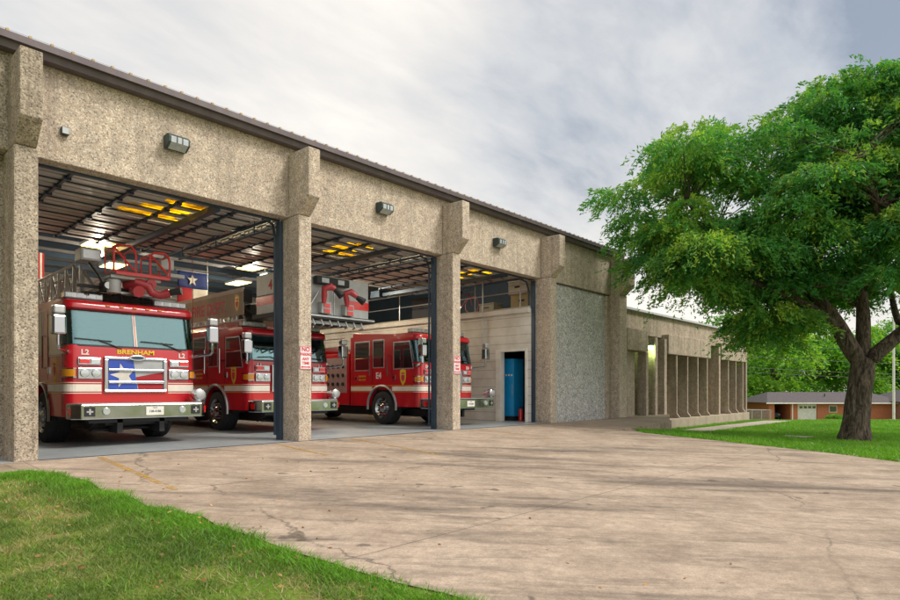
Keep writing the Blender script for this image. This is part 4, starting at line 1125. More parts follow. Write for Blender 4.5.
for (x, fl) in ((.12, 1), (.86, -1)):
    q = MB(); q.tube([(x,by0-.25,3.3),(x,by0-.27,3.5),(x-.02*fl,by0-.3,3.66),(x+.12,by0-.4,3.72),(x+.2,by0-.45,3.66)] if fl > 0 else [(x,by0-.25,3.3),(x-.04,by0-.27,3.48),(x-.1,by0-.3,3.62),(x+.02,by0-.38,3.66),(x+.16,by0-.45,3.55)], [.055,.075,.085,.09,.07], 14)
    q.build('water_monitor', M_pinkred, bk, smooth=True)
    q = MB(); q.tube([(x+.2,by0-.45,3.64),(x+.27,by0-.52,3.56),(x+.32,by0-.58,3.48)] if fl > 0 else [(x+.16,by0-.45,3.53),(x+.24,by0-.52,3.46),(x+.3,by0-.58,3.40)], [.06,.085,.10], 14); q.build('nozzle', M_black, bk, smooth=True)
    bo = MB().box(x+.0,x+.3,by0-.16,by0-.01,3.06,3.36).build('light_box', M_panelgrey, bk, bevel=.015)
    q = MB(); q.box(x+.07,x+.26,by0-.175,by0-.161,3.08,3.18); q.box(x+.07,x+.26,by0-.175,by0-.161,3.22,3.32); q.build('red_lights', M_redlens, bo)
q = MB(); q.tube([(-.3,by0-.1,3.05),(.05,by0-.15,3.62)], .025, 8); q.build('bucket_strut', M_alu, bk); MB().tube([(.55,by0-.1,3.05),(.55,by0-.1,3.86)], .02, 8).build('bucket_strut', M_alu, bk)
q = MB()
for k in range(9): q.tube([(-.6+k*.26,by0-.05,2.92),(-.55+k*.26,by0-.08,2.78),(-.5+k*.26,by0+.1,2.75)], .025, 6)
q.box(-.6,1.6,by0+.1,by0+.2,2.82,2.9); q.build('under_gear', M_alu, bk, smooth=True)

# --- engine
r, c = make_truck('fire_engine', (13.82, 1.78, 0), 'fire engine with E4 on its door, right of the third bay column', 'E4', 2.82, 'E4', 3)
q = MB(); q.prism([(.25,2.83),(.9,2.83),(3.25,3.0),(3.25,2.83)], 'x', -1.2, 1.2); q.build('roof_rise', M_red, r, bevel=.02)
q = MB(); q.box(-1.15,1.15,5.1,9.9,2.5,2.62); q.tube([(-1.0,4.0,2.9),(-1.0,9.5,2.9)], .03, 8); q.tube([(-1.0,4.0,2.6),(-1.0,9.5,2.6)], .03, 8); q.build('hose_bed_cover', M_alu, r)

# wall-side things in the bays behind trucks
for k, (x, y) in enumerate(((1.2, 5), (1.2, 8))):
    pass

# ------------------------------------------------------------------ vegetation
def leaf_mesh(name, cent, dirs, length, width, tint, m, parent=None, fold=.0, **kw):
    """many small leaf faces (pointed quads) in one crown mesh."""
    n = len(cent)
    d = dirs/np.linalg.norm(dirs, axis=1, keepdims=True)
    rv = rng.normal(size=(n, 3)); s = np.cross(d, rv); s /= np.linalg.norm(s, axis=1, keepdims=True)+1e-9
    length = np.broadcast_to(length, n)[:, None]; width = np.broadcast_to(width, n)[:, None]
    p0 = cent - d*length/2; p2 = cent + d*length/2; p1 = cent + s*width/2 - d*length*.05; p3 = cent - s*width/2 - d*length*.05
    v = np.stack([p0, p1, p2, p3], 1).reshape(-1, 3).astype(np.float32)
    me = bpy.data.meshes.new(name)
    me.vertices.add(4*n); me.vertices.foreach_set('co', v.ravel())
    me.loops.add(4*n); me.loops.foreach_set('vertex_index', np.arange(4*n, dtype=np.int32))
    me.polygons.add(n); me.polygons.foreach_set('loop_start', np.arange(0, 4*n, 4, dtype=np.int32))
    me.polygons.foreach_set('loop_total', np.full(n, 4, dtype=np.int32))
    me.update(calc_edges=True)
    at_ = me.attributes.new('tint', 'FLOAT', 'POINT'); at_.data.foreach_set('value', np.repeat(tint, 4).astype(np.float32))
    me.materials.append(m)
    o = bpy.data.objects.new(name, me); col.objects.link(o)
    if parent: o.parent = parent
    return tag(o, **kw)

def clump_leaves(c, rad, n, droop=.5, flat=.65, spray=24):
    """sprays of leaves: stems radiate and droop from the clump centre."""
    ns = max(2, n//spray)
    u = rng.normal(size=(ns, 3)); u /= np.linalg.norm(u, axis=1, keepdims=True)
    u[:, 2] = np.abs(u[:, 2])*.9 - .18
    rr = rad*(.35 + .75*rng.random(ns)**.7)
    base = c + u*rr[:, None]*np.array([1, 1, flat])
    dd = u*np.array([1, 1, .25]) + np.array([0, 0, -droop])*rng.random((ns, 1))
    dd /= np.linalg.norm(dd, axis=1, keepdims=True)
    t = rng.random((ns, spray))
    ln = rad*(.45+.75*rng.random((ns, 1)))
    cent = base[:, None, :] + dd[:, None, :]*(t*ln)[:, :, None] + np.array([0, 0, -1.])*((t*ln)**2*.35)[:, :, None] + rng.normal(size=(ns, spray, 3))*rad*.06
    dirs = dd[:, None, :]*1.0 + rng.normal(size=(ns, spray, 3))*.5
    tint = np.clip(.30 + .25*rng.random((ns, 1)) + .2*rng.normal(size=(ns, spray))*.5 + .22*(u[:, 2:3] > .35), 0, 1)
    return cent.reshape(-1, 3), dirs.reshape(-1, 3), tint.ravel()

# main tree: large, open-grown, fork at head height
tx, ty = at(13.7, 0, 20.2)[:2]; tz = gz(tx, ty)
tree = empty('shade_tree', (tx, ty, tz), 0, 'big broad shade tree with a forked leaning trunk on the lawn right of the drive', 'tree')
O = np.array([tx, ty, tz])
def LZ(Lt, H, dD):      # lateral, height, depth offset about this tree
    return np.array(at(Lt, H, 20.2+dD))
ell = [((14.4,9.0,-2.4),(1.9,1.3,.9),14), ((16.0,7.4,-3.0),(1.6,1.2,.8),8), ((7.5,7.6,0),(1.7,1.6,2.0),13), ((8.2,9.0,.3),(1.0,.9,1.5),9), ((11.4,7.8,0),(2.1,2.2,3.2),25), ((12.5,10.1,.5),(1.3,1.1,2.0),12),
       ((13.8,10.7,.2),(1.8,.9,2.2),12), ((7.7,6.1,.4),(1.3,.8,1.9),8), ((14.8,8.6,0),(3.0,2.4,3.9),32), ((14.9,10.3,0),(1.7,.9,2.2),7), ((17.6,7.8,0),(3.4,3.2,4.3),22), ((8.6,5.5,-.2),(1.6,.9,2.1),13),
       ((10.9,4.8,.4),(1.6,.7,2.2),12), ((10.7,3.3,.3),(.9,.6,1.2),8), ((13.6,5.6,-2.2),(2.8,1.3,1.8),11), ((14.2,5.1,2.2),(2.4,.9,2.0),9), ((19.5,5.4,0),(2,1.5,3),6), ((16.4,5.0,2.6),(2.6,1.0,1.8),6), ((12.6,6.6,-1.6),(2.4,1.6,1.6),14), ((15.0,7.2,-2.4),(2.2,1.8,1.2),10), ((11.6,6.0,1.6),(2.2,1.2,1.8),7)]
C_, D_, T_ = [], [], []
ends = []
for (c0, rd, k) in ell:
    for i in range(k):
        u = rng.normal(size=3); u /= np.linalg.norm(u)
        rr = .55 + .5*rng.random()
        p = LZ(c0[0]+u[0]*rd[0]*rr, c0[1]+u[1]*rd[1]*rr, c0[2]+u[2]*rd[2]*rr)
        rad = .5 + .65*rng.random()
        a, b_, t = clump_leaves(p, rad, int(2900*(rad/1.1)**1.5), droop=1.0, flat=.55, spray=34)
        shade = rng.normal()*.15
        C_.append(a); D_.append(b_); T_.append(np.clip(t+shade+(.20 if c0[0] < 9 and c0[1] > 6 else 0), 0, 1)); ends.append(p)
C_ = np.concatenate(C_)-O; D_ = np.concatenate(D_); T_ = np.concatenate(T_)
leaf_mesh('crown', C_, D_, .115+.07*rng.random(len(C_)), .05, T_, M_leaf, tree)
# trunk and limbs
V = lambda a: tuple(np.array(a)-O)
b_ = MB()
tp = [LZ(13.62,tz-.15,0), LZ(13.62,tz+.12,0), LZ(13.66,tz+.45,0), LZ(13.72,tz+1.2,0), LZ(13.85,tz+2.2,0), LZ(13.95,tz+2.9,0)]
b_.tube([V(p) for p in tp], [.62,.50,.42,.37,.36,.40], 18)
limbs = []
def limb(pts, r0, r1):
    K = len(pts); b_.tube([V(p) for p in pts], [r0+(r1-r0)*i/(K-1) for i in range(K)], 12); limbs.append(pts)
limb([LZ(13.85,tz+2.5,0), LZ(13.3,tz+3.4,0), LZ(13.0,tz+4.2,.1), LZ(12.2,tz+5.3,.3), LZ(10.6,tz+6.4,.2), LZ(9.0,tz+7.3,0), LZ(7.9,tz+7.9,-.2)], .32, .07)
limb([LZ(13.2,tz+3.7,0), LZ(12.2,tz+4.4,-.3), LZ(10.8,tz+4.9,-.6), LZ(9.4,tz+5.5,-.4), LZ(8.2,tz+5.8,0)], .17, .04)
limb([LZ(13.95,tz+2.6,.1), LZ(14.05,tz+3.6,.2), LZ(14.15,tz+4.8,.3), LZ(13.9,tz+6.5,.6), LZ(14.1,tz+8.2,.8), LZ(14.3,tz+9.8,.7)], .27, .06)
limb([LZ(14.0,tz+2.6,-.1), LZ(14.6,tz+3.3,-.2), LZ(15.5,tz+4.1,-.4), LZ(16.6,tz+5.3,-.3), LZ(18.0,tz+6.8,0), LZ(19.2,tz+8.0,.3)], .27, .06)
limb([LZ(14.1,tz+4.4,.3), LZ(12.8,tz+6.2,1.4), LZ(11.7,tz+8,2.0), LZ(11,tz+9.4,2.2)], .16, .04)
limb([LZ(14.1,tz+5.0,.2), LZ(13.4,tz+6.2,-1.4), LZ(12.6,tz+7.2,-2.6), LZ(11.8,tz+8.4,-3)], .16, .04)
limb([LZ(14.7,tz+3.4,-.2), LZ(15.2,tz+4.6,-1.6), LZ(16,tz+5.8,-2.8), LZ(16.6,tz+7,-3.2)], .15, .04)
limb([LZ(15.0,tz+3.8,-.2), LZ(15.8,tz+5,1.3), LZ(16.6,tz+6.4,2.6)], .14, .04)
allp = [p for l in limbs for p in l[2:]]
for e in ends:
    j = min(range(len(allp)), key=lambda k: np.linalg.norm(allp[k]-e) + (2 if allp[k][2] > e[2]+.5 else 0))
    s_ = allp[j]; mid = (s_+e)/2 + rng.normal(size=3)*.2 + np.array([0,0,.2])
    b_.tube([V(s_), V(mid), V(e)], [.03,.02,.008], 6, False)
trk = b_.build('trunk', M_bark, tree, smooth=True)
dsp = bpy.data.textures.new('bark_relief', 'CLOUDS'); dsp.noise_scale = .25
md = trk.modifiers.new('s', 'SUBSURF'); md.levels = 1; md.render_levels = 1
md = trk.modifiers.new('d', 'DISPLACE'); md.texture = dsp; md.strength = .09; md.mid_level = .5

def bg_tree(Lt, Z, h, rad, tint, label, leafn=14000, size=.52, low=.12, cat='tree'):
    h *= 1.22; rad *= 1.1
    x, y = at(Lt, 0, Z)[:2]; z = gz(x, y)
    r = empty('tree', (x, y, z), 0, label, cat, 'trees beyond the lawn')
    C2, D2, T2 = [], [], []
    K = int(14 + 5*rng.random()); e2 = []
    for i in range(K):
        u = rng.normal(size=3); u /= np.linalg.norm(u); rr = .45+.5*rng.random()
        p = np.array([u[0]*rad*rr, u[1]*rad*rr, h*(.5+low/2) + u[2]*h*(.5-low/2)*rr])
        cr_ = rad*(.3+.2*rng.random())
        a, b2, t = clump_leaves(p, cr_, leafn//K, droop=.4, flat=.8, spray=16)
        C2.append(a); D2.append(b2); T2.append(np.clip(t+tint+rng.normal()*.12, 0, 1)); e2.append(p)
    C2 = np.concatenate(C2)
    leaf_mesh('crown', C2, np.concatenate(D2), size*(.7+.6*rng.random(len(C2))), size*.55, np.concatenate(T2), M_leafbg, r)
    q = MB(); q.tube([(0,0,-.2),(.1,0,h*.25),(0,.1,h*.5)], [.3,.24,.16], 10)
    for e in e2: q.tube([(0,.05,h*.35),tuple(e*np.array([.5,.5,.9])),tuple(e)], [.12,.07,.02], 5, False)
    q.build('trunk', M_bark, r, smooth=True)
    return r
BG = [(38.5,92,9.5,4.8,.10,'pale green round tree just right of the office wing end'),
      (50,92,12,6,.22,'bright yellow-green tree over the left end of the brick house'),
      (58,97,14,6.5,.05,'broad green tree over the middle of the brick house'),
      (67,98,13,6.5,.18,'light green tree showing between the house roof and the forked trunk'),
      (75,100,14,7,.0,'dark green tree behind the big forked trunk'),
      (83,98,14,7,.12,'green tree right of the flagpole'),
      (92,96,13,7,.05,'green tree at the right picture edge'),
      (33.5,84,8.0,4.0,-.02,'low dark green tree behind the end of the office wing'),
      (47,104,15,7,-.05,'tall dark tree behind the pale one beside the wing end'),
      (62,112,17,8,.0,'tall green tree in the second row behind the house'),
      (74,115,17,8,.06,'tall tree in the second row behind the trunk'),
      (86,115,17,8,-.04,'tall tree in the second row by the flagpole'),
      (55,110,16,7,.1,'tall bright tree in the second row left of the garage'),
      (101,110,16,8,0,'tall tree beyond the right picture edge')]
for a in BG: bg_tree(a[0]*1.09, a[1]*1.09, *a[2:]) if a[1] > 90 and a[0] > 40 else bg_tree(*a)
# shrubs
def shrub(Lt, Z, h, rad, label):
    x, y = at(Lt, 0, Z)[:2]; z = gz(x, y)
    a, b2, t = clump_leaves(np.array([0,0,h*.45]), rad, 1500, droop=.1, flat=h/rad*.6, spray=12)
    r = empty('shrub', (x, y, z), 0, label, 'shrub', 'shrubs by the house')
    leaf_mesh('foliage', a, b2, .16, .09, np.clip(t-.1,0,1), M_leafbg, r)
    q = MB(); 
    for k in range(4): q.tube([(0,0,-.05),(.2*math.cos(k*1.6),.2*math.sin(k*1.6),h*.5)], .02, 5)
    q.build('stems', M_bark, r)

# grass
def vnoise(x, y, s, seed):      # cheap smooth noise
    g = np.random.default_rng(seed).random((64, 64)); u = (x/s) % 63; v = (y/s) % 63
    i = np.floor(u).astype(int); j = np.floor(v).astype(int); fu = u-i; fv = v-j; fu = fu*fu*(3-2*fu); fv = fv*fv*(3-2*fv)
    return (g[i,j]*(1-fu)+g[i+1,j]*fu)*(1-fv) + (g[i,j+1]*(1-fu)+g[i+1,j+1]*fu)*fv
def grass(name, pts, h0, h1, w, tint, m, label):
    n = len(pts); h = (h0+(h1-h0)*rng.random(n))*(.6+.8*vnoise(pts[:,0]+50, pts[:,1]+50, .3, 11))
    lean = rng.normal(size=(n, 2))*.8
    tip = pts + np.stack([lean[:,0]*h, lean[:,1]*h, h], 1)
    ang = rng.random(n)*PI; s = np.stack([np.cos(ang), np.sin(ang), np.zeros(n)], 1)*(w*(.6+.8*rng.random(n)))[:, None]/2
    v = np.stack([pts-s, pts+s, tip], 1).reshape(-1, 3).astype(np.float32)
    me = bpy.data.meshes.new(name)
    me.vertices.add(3*n); me.vertices.foreach_set('co', v.ravel())
    me.loops.add(3*n); me.loops.foreach_set('vertex_index', np.arange(3*n, dtype=np.int32))
    me.polygons.add(n); me.polygons.foreach_set('loop_start', np.arange(0, 3*n, 3, dtype=np.int32)); me.polygons.foreach_set('loop_total', np.full(n, 3, dtype=np.int32))
    me.update(calc_edges=True)
    a = me.attributes.new('tint', 'FLOAT', 'POINT'); a.data.foreach_set('value', np.repeat(tint, 3).astype(np.float32))
    me.materials.append(m); o = bpy.data.objects.new(name, me); col.objects.link(o)
    return tag(o, label, 'grass', kind='stuff')
gzv = np.vectorize(gz)
yk = np.array([p[0] for p in XL][::-1]); xk = np.array([p[1] for p in XL][::-1])
def field(n, x0, x1, y0, y1):
    x = x0+(x1-x0)*rng.random(n); y = y0+(y1-y0)*rng.random(n); return x, y
x, y = field(560000, -4.5, 4.6, -11.5, -.85)
xe = np.interp(y, yk, xk) + .04*np.sin(y*5.1) + .03*np.sin(y*11.3)
e = xe - x + .05*rng.normal(size=len(x))*1.0
top = -.90 + .05*np.sin(x*7) - .25*np.clip(x-1.6,0,1)
# cone in front of the viewer, wide margins
dx = x-CAMP[0]; dy = y-CAMP[1]; Zc = dx*AX[0]+dy*AX[1]; Lc = dx*RT[0]+dy*RT[1]
keep = (e > 0) & (y < top) & (Zc > 2.2) & (Lc > -.95*Zc-1.5)
bare = vnoise(x+50, y+50, .55, 3)*.6 + vnoise(x+50, y+50, .17, 4)*.4
e = e + .18*(vnoise(x+50, y+50, .22, 21)-.5) + .2*(vnoise(x+50, y+50, .7, 22)-.5)
keep &= e > 0
edge = np.exp(-np.clip(e, 0, 9)/.26) + np.exp(-np.clip(top-y, 0, 9)/.45)
keep &= (rng.random(len(x)) < np.clip(1.55-1.9*bare+edge, .10, 1))
x, y, e, bare, edge = x[keep], y[keep], e[keep], bare[keep], edge[keep]
pts = np.stack([x, y, gzv(x, y)-.012], 1)
dry = np.clip((bare-.40)*2.2 - edge*.7 + rng.normal(size=len(x))*.25, 0, 1)
tint = np.clip(.12+.3*rng.random(len(x)) + dry*.8, 0, 1)
gm = edge > .42 + .2*rng.normal(size=len(x))
o = grass('grass', pts[~gm], .015, .05, .009, tint[~gm], M_grass, 'patchy lawn grass in the left foreground')
o = grass('grass', pts[gm], .035, .085, .010, np.clip(.2+.5*rng.random(gm.sum()), 0, 1), M_grassg, 'lush bright green grass fringe along the driveway edge')
# dry leaves blown onto the lawn and the edge of the drive
n = 900
x, y = field(n, -3.5, 6.0, -10, -1.0)
pts = np.stack([x, y, gzv(x, y) + np.where(np.interp(y, yk, xk) > x, .03, .008)], 1)
kp = (np.interp(y, yk, xk) > x) | (rng.random(n) < .22); pts = pts[kp]
dl = rng.normal(size=pts.shape); dl[:, 2] *= .15
M_dry = leafmat('dry leaves', (.20,.10,.04), (.38,.21,.09), (.5,.33,.16), trans=.1)
lo = leaf_mesh('fallen_leaves', pts, dl, .03+.03*rng.random(len(pts)), .022, rng.random(len(pts)), M_dry)
tag(lo, 'dry brown leaves scattered over the lawn and drive edge', 'leaves', kind='stuff')
# far lawn
yk2 = np.array([p[0] for p in XR][::-1]); xk2 = np.array([p[1] for p in XR][::-1])
x, y = field(480000, 13.0, 56, -24, 1.0)
xe = np.interp(y, yk2, xk2) + .08*np.sin(y*2.1)
Z = (x)*AX[0] + (y-CAMP[1])*AX[1]
d = (x-xe)
keep = (d > 0.03+.1*rng.random(len(x))) & (rng.random(len(x)) < np.clip((24/Z)**2, .05, 1)) & ~((x > 25.8) & (y > -.16)) & ~((x < 21.2) & (y > -2.66)) & ~((x >= 21.2) & (x < 26.5) & (y > -2.52+(x-20.95)*.43))
# leave the path clear
kk = np.clip((x-24.3)/.62, 0, 40); yc = -1.3-.55*np.sin(kk/40*PI*.5)-np.maximum(0, kk-30)*.12
keep &= ~((x > 24.2) & (np.abs(y-yc) < .64)) & ~((x > 24.15) & (x < 25.45) & (y > -6.05) & (y < -4.95))
x, y, Z = x[keep], y[keep], Z[keep]
pts = np.stack([x, y, gzv(x, y)-.01], 1)
dd = np.hypot(x-tx, y-ty)
bare = vnoise(x+50, y+50, 1.1, 8)
k2 = rng.random(len(x)) < np.clip(.35+dd/3.2, .2, 1)
x, y, Z, pts, bare = x[k2], y[k2], Z[k2], pts[k2], bare[k2]
grass('grass', pts, .05, .11, .028, np.clip(.2+.4*rng.random(len(x))+.5*np.clip(bare-.6,0,1), 0, 1), M_grassg, 'bright green lawn around the big tree and the office wing')

# ------------------------------------------------------------------ house, pole, fence, wires
hx, hy = at(54.0, 0, 83)[:2]; hz = gz(hx, hy)
rz = A - PI/2
H = empty('brick_house', (hx, hy, hz), rz, 'low orange brick house with white garage door across the street', 'house')
def box_(nm, m, x0,x1,y0,y1,z0,z1, par=H, **k): return MB().box(x0,x1,y0,y1,z0,z1).build(nm, m, par, **k)
# local x = to the right as seen, y = away; left end at x=-10
box_('wall', M_brick, -6.9,-5.9, 0,8, 0,2.45)
box_('wall', M_brick, -9.9,-9.1, 0,8, 0,2.45); box_('wall', M_brick, -9.1,-6.9, 7.8,8, 0,2.45)
box_('wall', M_brick, -3.2,8.0, 0,8, 0,2.45)
box_('wall', M_brick, -5.9,-3.2, .25,8, 0,2.45)
gd = box_('garage_door', M_white, -5.85,-3.25, .1,.245, 0.02,2.25)
for k in range(4): box_('window', M_win, -5.6+k*.6,-5.6+k*.6+.42, .07,.098, 1.65,1.95, gd)
for (a, c2) in ((-1.6,-.5),): 
    w_ = box_('window', M_white, a,c2, -.06,-.002, 1.1,2.05); box_('pane', M_win, a+.08,c2-.08, -.08,-.062, 1.18,1.97, w_)
dr = box_('door', M_white, 1.6,3.0, -.05,-.002, .05,2.2); box_('pane', M_win, 2.35,2.9, -.07,-.052, .2,2.05, dr); box_('shutter', M_wood, 1.7,2.25, -.07,-.052, .2,2.05, dr)
rfm = MB(); zr = 3.9
rfm.add([(-10.6,-.8,2.45),(9,-.8,2.45),(9,8.8,2.45),(-10.6,8.8,2.45),(-8.0,4,zr),(6.5,4,zr)], [(0,1,5,4),(1,2,5),(2,3,4,5),(3,0,4),(3,2,1,0)])
rf_ = rfm.build('roof', M_shingle, H)
box_('fascia_board', M_white, -10.65,9.05, -.85,-.8, 2.3,2.47)
q = MB(); q.tube([(-1.0,1.9,3.1),(-1.0,1.9,3.65)], .08, 8); q.build('vent_pipe', M_black, rf_)
box_('carport_post', M_white, -7.0,-6.9, -.6,-.5, 0,2.4)
hx2, hy2 = at(69.5, 0, 80)[:2]; hz2 = gz(hx2, hy2)
H2 = empty('brick_house', (hx2, hy2, hz2), rz, 'brick house end with taller brown roof to the right of the big trunk', 'house')
box_('wall', M_brick, -8,10, 0,9, 0,2.5, H2)
for (a, c2) in ((-6.8,-5.5),(-3.2,-1.8)):
    w_ = box_('window', M_white, a,c2, -.06,-.002, .95,2.1, H2); box_('pane', M_win, a+.09,c2-.09, -.08,-.062, 1.04,2.01, w_)
MB().add([(-9,-.9,2.5),(11,-.9,2.5),(11,9.9,2.5),(-9,9.9,2.5),(-4.2,4.5,4.6),(8,4.5,4.6)], [(0,1,5,4),(1,2,5),(2,3,4,5),(3,0,4),(3,2,1,0)]).build('roof', M_shingle, H2)
box_('fascia_board', M_white, -9.05,11.05, -.95,-.9, 2.35,2.52, H2)
shrub(51.5, 80.5, .9, .7, 'small round shrub in front of the brick house window')
shrub(53.2, 80.6, .8, .6, 'small shrub beside the brick house door')
shrub(64.5, 78, 1.1, .9, 'shrub at the near corner of the right brick house')
# parked car in the carport (mostly in shade)
cx, cy = at(44.5+ .9, 0, 84.5)[:2]
car = empty('parked_car', (cx+RT[0]*.2, cy+RT[1]*.2, gz(cx, cy)+.0), rz, 'dark car parked in the carport of the brick house', 'car')
q = MB(); q.prism([(-.85,.3),(.85,.3),(.88,.75),(.8,.95),(.62,1.02),(-.62,1.02),(-.8,.95),(-.88,.75)], 'y', 0, 4.3); q.build('body', M_bluedark, car, bevel=.05)
q = MB(); q.prism([(-.7,1.022),(.7,1.022),(.55,1.45),(-.55,1.45)], 'y', 1.0, 3.8); q.build('cabin', M_win, car, bevel=.05)
for sx_ in (-.75, .75):
    for yy2 in (.8, 3.5): MB().lathe([(-.1,.2),(-.1,.31),(.1,.31),(.1,.2)], (sx_, yy2, .31), 'x', 18).build('wheel', M_tyre, car)
    MB().box(sx_-.15,sx_+.15,-.03,-.001,.66,.8).build('headlight', M_clear, car)
# flagpole
fx, fy = at(31.8, 0, 43)[:2]; fz = gz(fx, fy)
r = empty('flagpole', (fx, fy, fz), 0, 'slim white pole on the lawn right of the big trunk', 'pole')
MB().lathe([(-.1,.085),(6,.07),(9.5,.045)], (0,0,0), 'z', 14).build('shaft', M_white, r, smooth=True)
MB().lathe([(0,.2),(.08,.2),(.12,.1)], (0,0,0), 'z', 16).build('base_collar', M_sill, r)
MB().lathe([(9.5,.02),(9.55,.08),(9.65,.1),(9.75,.08),(9.8,.02)], (0,0,0), 'z', 14).build('ball', M_gold, r, smooth=True)
# chain-link fence by the wing end
fa = at(34.5, 0, 76); fb = at(43.8, 0, 82)
fr_ = empty('chain_link_fence', (fa[0], fa[1], gz(fa[0], fa[1])), 0, 'low grey chain-link fence left of the brick house', 'fence')
fz0 = gz(fa[0], fa[1])
dv = (Vector((fb[0], fb[1], gz(fb[0], fb[1]))) - Vector((fa[0], fa[1], fz0)))
for k in range(6):
    p = dv*k/5; MB().tube([(p.x,p.y,p.z-.1),(p.x,p.y,p.z+1.5)], .05, 8).build('post', M_alu, fr_)
q = MB(); q.tube([(0,0,1.45),(dv.x,dv.y,dv.z+1.45)], .035, 6)
for k in range(60):
    p = dv*k/60; p2 = dv*((k+4)/60); q.bar((p.x,p.y,p.z+.05),(p2.x,p2.y,p2.z+1.4), .012); q.bar((p2.x,p2.y,p2.z+.05),(p.x,p.y,p.z+1.4), .012)
q.build('mesh_panel', M_alu, fr_)
# utility pole and wires in front of the trees
pa = at(-20, 0, 60); pb = at(60, 0, 76)
px_, py_ = at(78, 0, 73)[:2]; pz_ = gz(px_, py_)
def upole(Lt, Z, label):
    x, y = at(Lt, 0, Z)[:2]; z = gz(x, y)
    r = empty('utility_pole', (x, y, z), rz, label, 'utility pole', 'utility poles')
    MB().tube([(0,0,-.3),(0,0,9.5)], [.17,.12], 10).build('pole', M_bark, r); MB().box(-1.1,1.1,-.06,.06,8.9,9.02).build('crossarm', M_bark, r)
    return Vector((x, y, z))
P1 = upole(19.5, 62, 'wooden utility pole behind the office wing'); P2 = upole(88, 76, 'wooden utility pole at the far right')
for k, hgt in enumerate((9.0, 6.4, 5.9, 7.6)):
    a = P1+Vector((0,0,hgt)); b2 = P2+Vector((0,0,hgt)); pts_ = []
    for i in range(17):
        t = i/16; p = a.lerp(b2, t); p.z -= 4*t*(1-t)*1.1; pts_.append(p)
    MB().tube(pts_, .022, 5).build('overhead_wire', M_black, label='%s overhead wire strung between the two utility poles' % ('topmost','third','lowest','second')[k], cat='wire', group='overhead wires')

# ------------------------------------------------------------------ world and light
w = bpy.data.worlds.new('World'); sc.world = w; w.use_nodes = True
nt = w.node_tree; nt.nodes.clear()
out = nt.nodes.new('ShaderNodeOutputWorld'); bg = nt.nodes.new('ShaderNodeBackground'); L(nt, bg.outputs[0], out.inputs[0])
SEL, SAZ = math.radians(48), math.radians(-62)      # sun: high, from the right and a little in front of the facade
sd = Vector((math.cos(SEL)*math.cos(SAZ), math.cos(SEL)*math.sin(SAZ), math.sin(SEL)))
sky = N(nt, 'ShaderNodeTexSky', sky_type='NISHITA'); sky.sun_disc = False
sky.sun_elevation = SEL; sky.sun_rotation = PI/2 - SAZ; sky.air_density = 1; sky.dust_density = 2
tc = N(nt, 'ShaderNodeTexCoord'); G = tc.outputs['Generated']
sx = N(nt, 'ShaderNodeSeparateXYZ'); L(nt, G, sx.inputs[0])
zc = N(nt, 'ShaderNodeMath', operation='MAXIMUM'); L(nt, sx.outputs[2], zc.inputs[0]); zc.inputs[1].default_value = 0
za = N(nt, 'ShaderNodeMath', operation='ADD'); L(nt, zc.outputs[0], za.inputs[0]); za.inputs[1].default_value = .22
dvn = N(nt, 'ShaderNodeVectorMath', operation='DIVIDE'); L(nt, G, dvn.inputs[0])
cb = N(nt, 'ShaderNodeCombineXYZ')
for i in range(3): L(nt, za.outputs[0], cb.inputs[i])
L(nt, cb.outputs[0], dvn.inputs[1])
pr = dvn.outputs[0]
def dotmask(px, py, lo, hi):
    v = Vector((AX[0]+RT[0]*(px-450)/600, AX[1]+RT[1]*(px-450)/600, (390-py)/600)).normalized()
    d = N(nt, 'ShaderNodeVectorMath', operation='DOT_PRODUCT')
    nm = N(nt, 'ShaderNodeVectorMath', operation='NORMALIZE'); L(nt, G, nm.inputs[0]); L(nt, nm.outputs[0], d.inputs[0]); d.inputs[1].default_value = v
    mr = N(nt, 'ShaderNodeMapRange', interpolation_type='SMOOTHSTEP'); L(nt, d.outputs['Value'], mr.inputs[0]); mr.inputs[1].default_value = lo; mr.inputs[2].default_value = hi
    return mr.outputs[0]
n1 = noise(nt, mapping(nt, pr, (.8, 1.7, 1), (0,0,.5)), 1.2, 8, .55, .4)
n2 = noise(nt, mapping(nt, pr, (2.6, 5.5, 1), (0,0,.8)), 2.2, 7, .56, .3)
s1 = N(nt, 'ShaderNodeMath', operation='MULTIPLY_ADD'); L(nt, n2.outputs[0], s1.inputs[0]); s1.inputs[1].default_value = .30; L(nt, n1.outputs[0], s1.inputs[2])
dk = dotmask(790, -40, .83, .975); dk2 = dotmask(330, 60, .9, .995); br = dotmask(560, 190, .82, .99); 
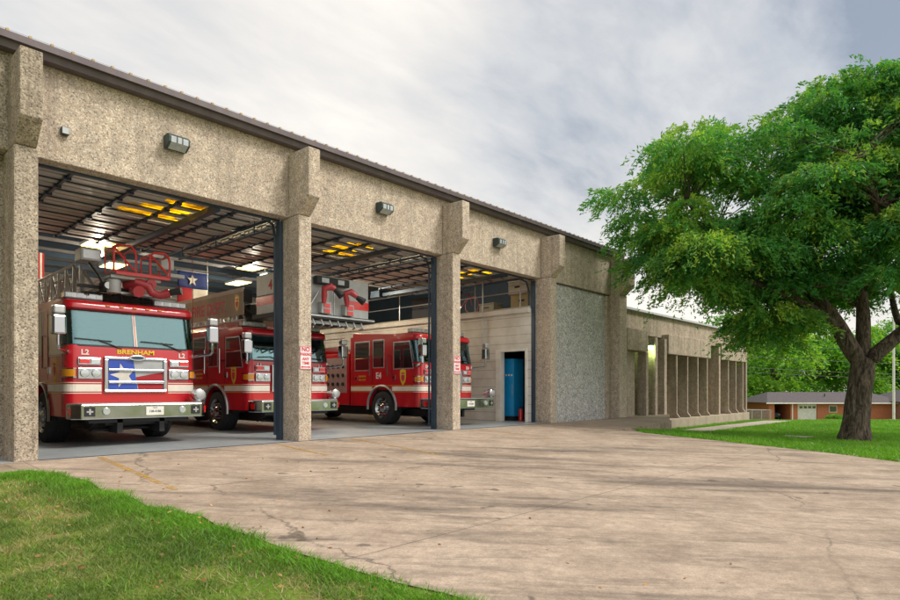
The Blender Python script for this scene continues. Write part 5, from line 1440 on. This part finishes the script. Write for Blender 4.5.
s2 = N(nt, 'ShaderNodeMath', operation='MULTIPLY_ADD'); L(nt, dk, s2.inputs[0]); s2.inputs[1].default_value = -.42; L(nt, s1.outputs[0], s2.inputs[2])
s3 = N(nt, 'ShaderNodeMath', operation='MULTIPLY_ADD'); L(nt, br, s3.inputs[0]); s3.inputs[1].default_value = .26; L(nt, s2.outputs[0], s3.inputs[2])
cl_ = ramp(nt, s3.outputs[0], [(.36, (2.0,2.3,2.75)), (.50, (3.5,3.65,3.85)), (.64, (4.6,4.6,4.55)), (.78, (5.5,5.3,5.0)), (1, (6.8,6.4,5.8))])
skc = mix(nt, .86, sky.outputs[0], cl_.outputs[0])
# warm glow low near the horizon behind the station
gl = N(nt, 'ShaderNodeMapRange', interpolation_type='SMOOTHSTEP'); L(nt, sx.outputs[2], gl.inputs[0]); gl.inputs[1].default_value = .45; gl.inputs[2].default_value = .02
gm_ = N(nt, 'ShaderNodeMath', operation='MULTIPLY'); L(nt, gl.outputs[0], gm_.inputs[0]); gm_.inputs[1].default_value = .45
fin = mix(nt, gm_.outputs[0], skc, (7.4,6.8,5.9))
# broad sky veil added round the unseen sun to brighten the facade
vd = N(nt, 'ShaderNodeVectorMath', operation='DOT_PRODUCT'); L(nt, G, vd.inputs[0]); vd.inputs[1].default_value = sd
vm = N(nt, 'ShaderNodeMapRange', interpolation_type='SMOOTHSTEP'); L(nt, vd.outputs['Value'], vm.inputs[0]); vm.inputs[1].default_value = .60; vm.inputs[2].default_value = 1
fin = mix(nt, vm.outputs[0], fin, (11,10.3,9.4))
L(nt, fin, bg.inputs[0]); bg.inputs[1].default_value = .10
sl = bpy.data.lights.new('sun', 'SUN'); sl.energy = 1.5; sl.angle = math.radians(16); sl.color = (1,.93,.82)
so = bpy.data.objects.new('sun', sl); col.objects.link(so); so.rotation_euler = (-sd).to_track_quat('-Z', 'Y').to_euler()

vs_ = sc.view_settings; vs_.view_transform = 'Standard'; vs_.look = 'None'; vs_.gamma = 1; vs_.exposure = .78; vs_.use_curve_mapping = False
sc.render.engine = 'CYCLES'
try: sc.cycles.max_bounces = 6; sc.cycles.transparent_max_bounces = 6
except Exception: pass
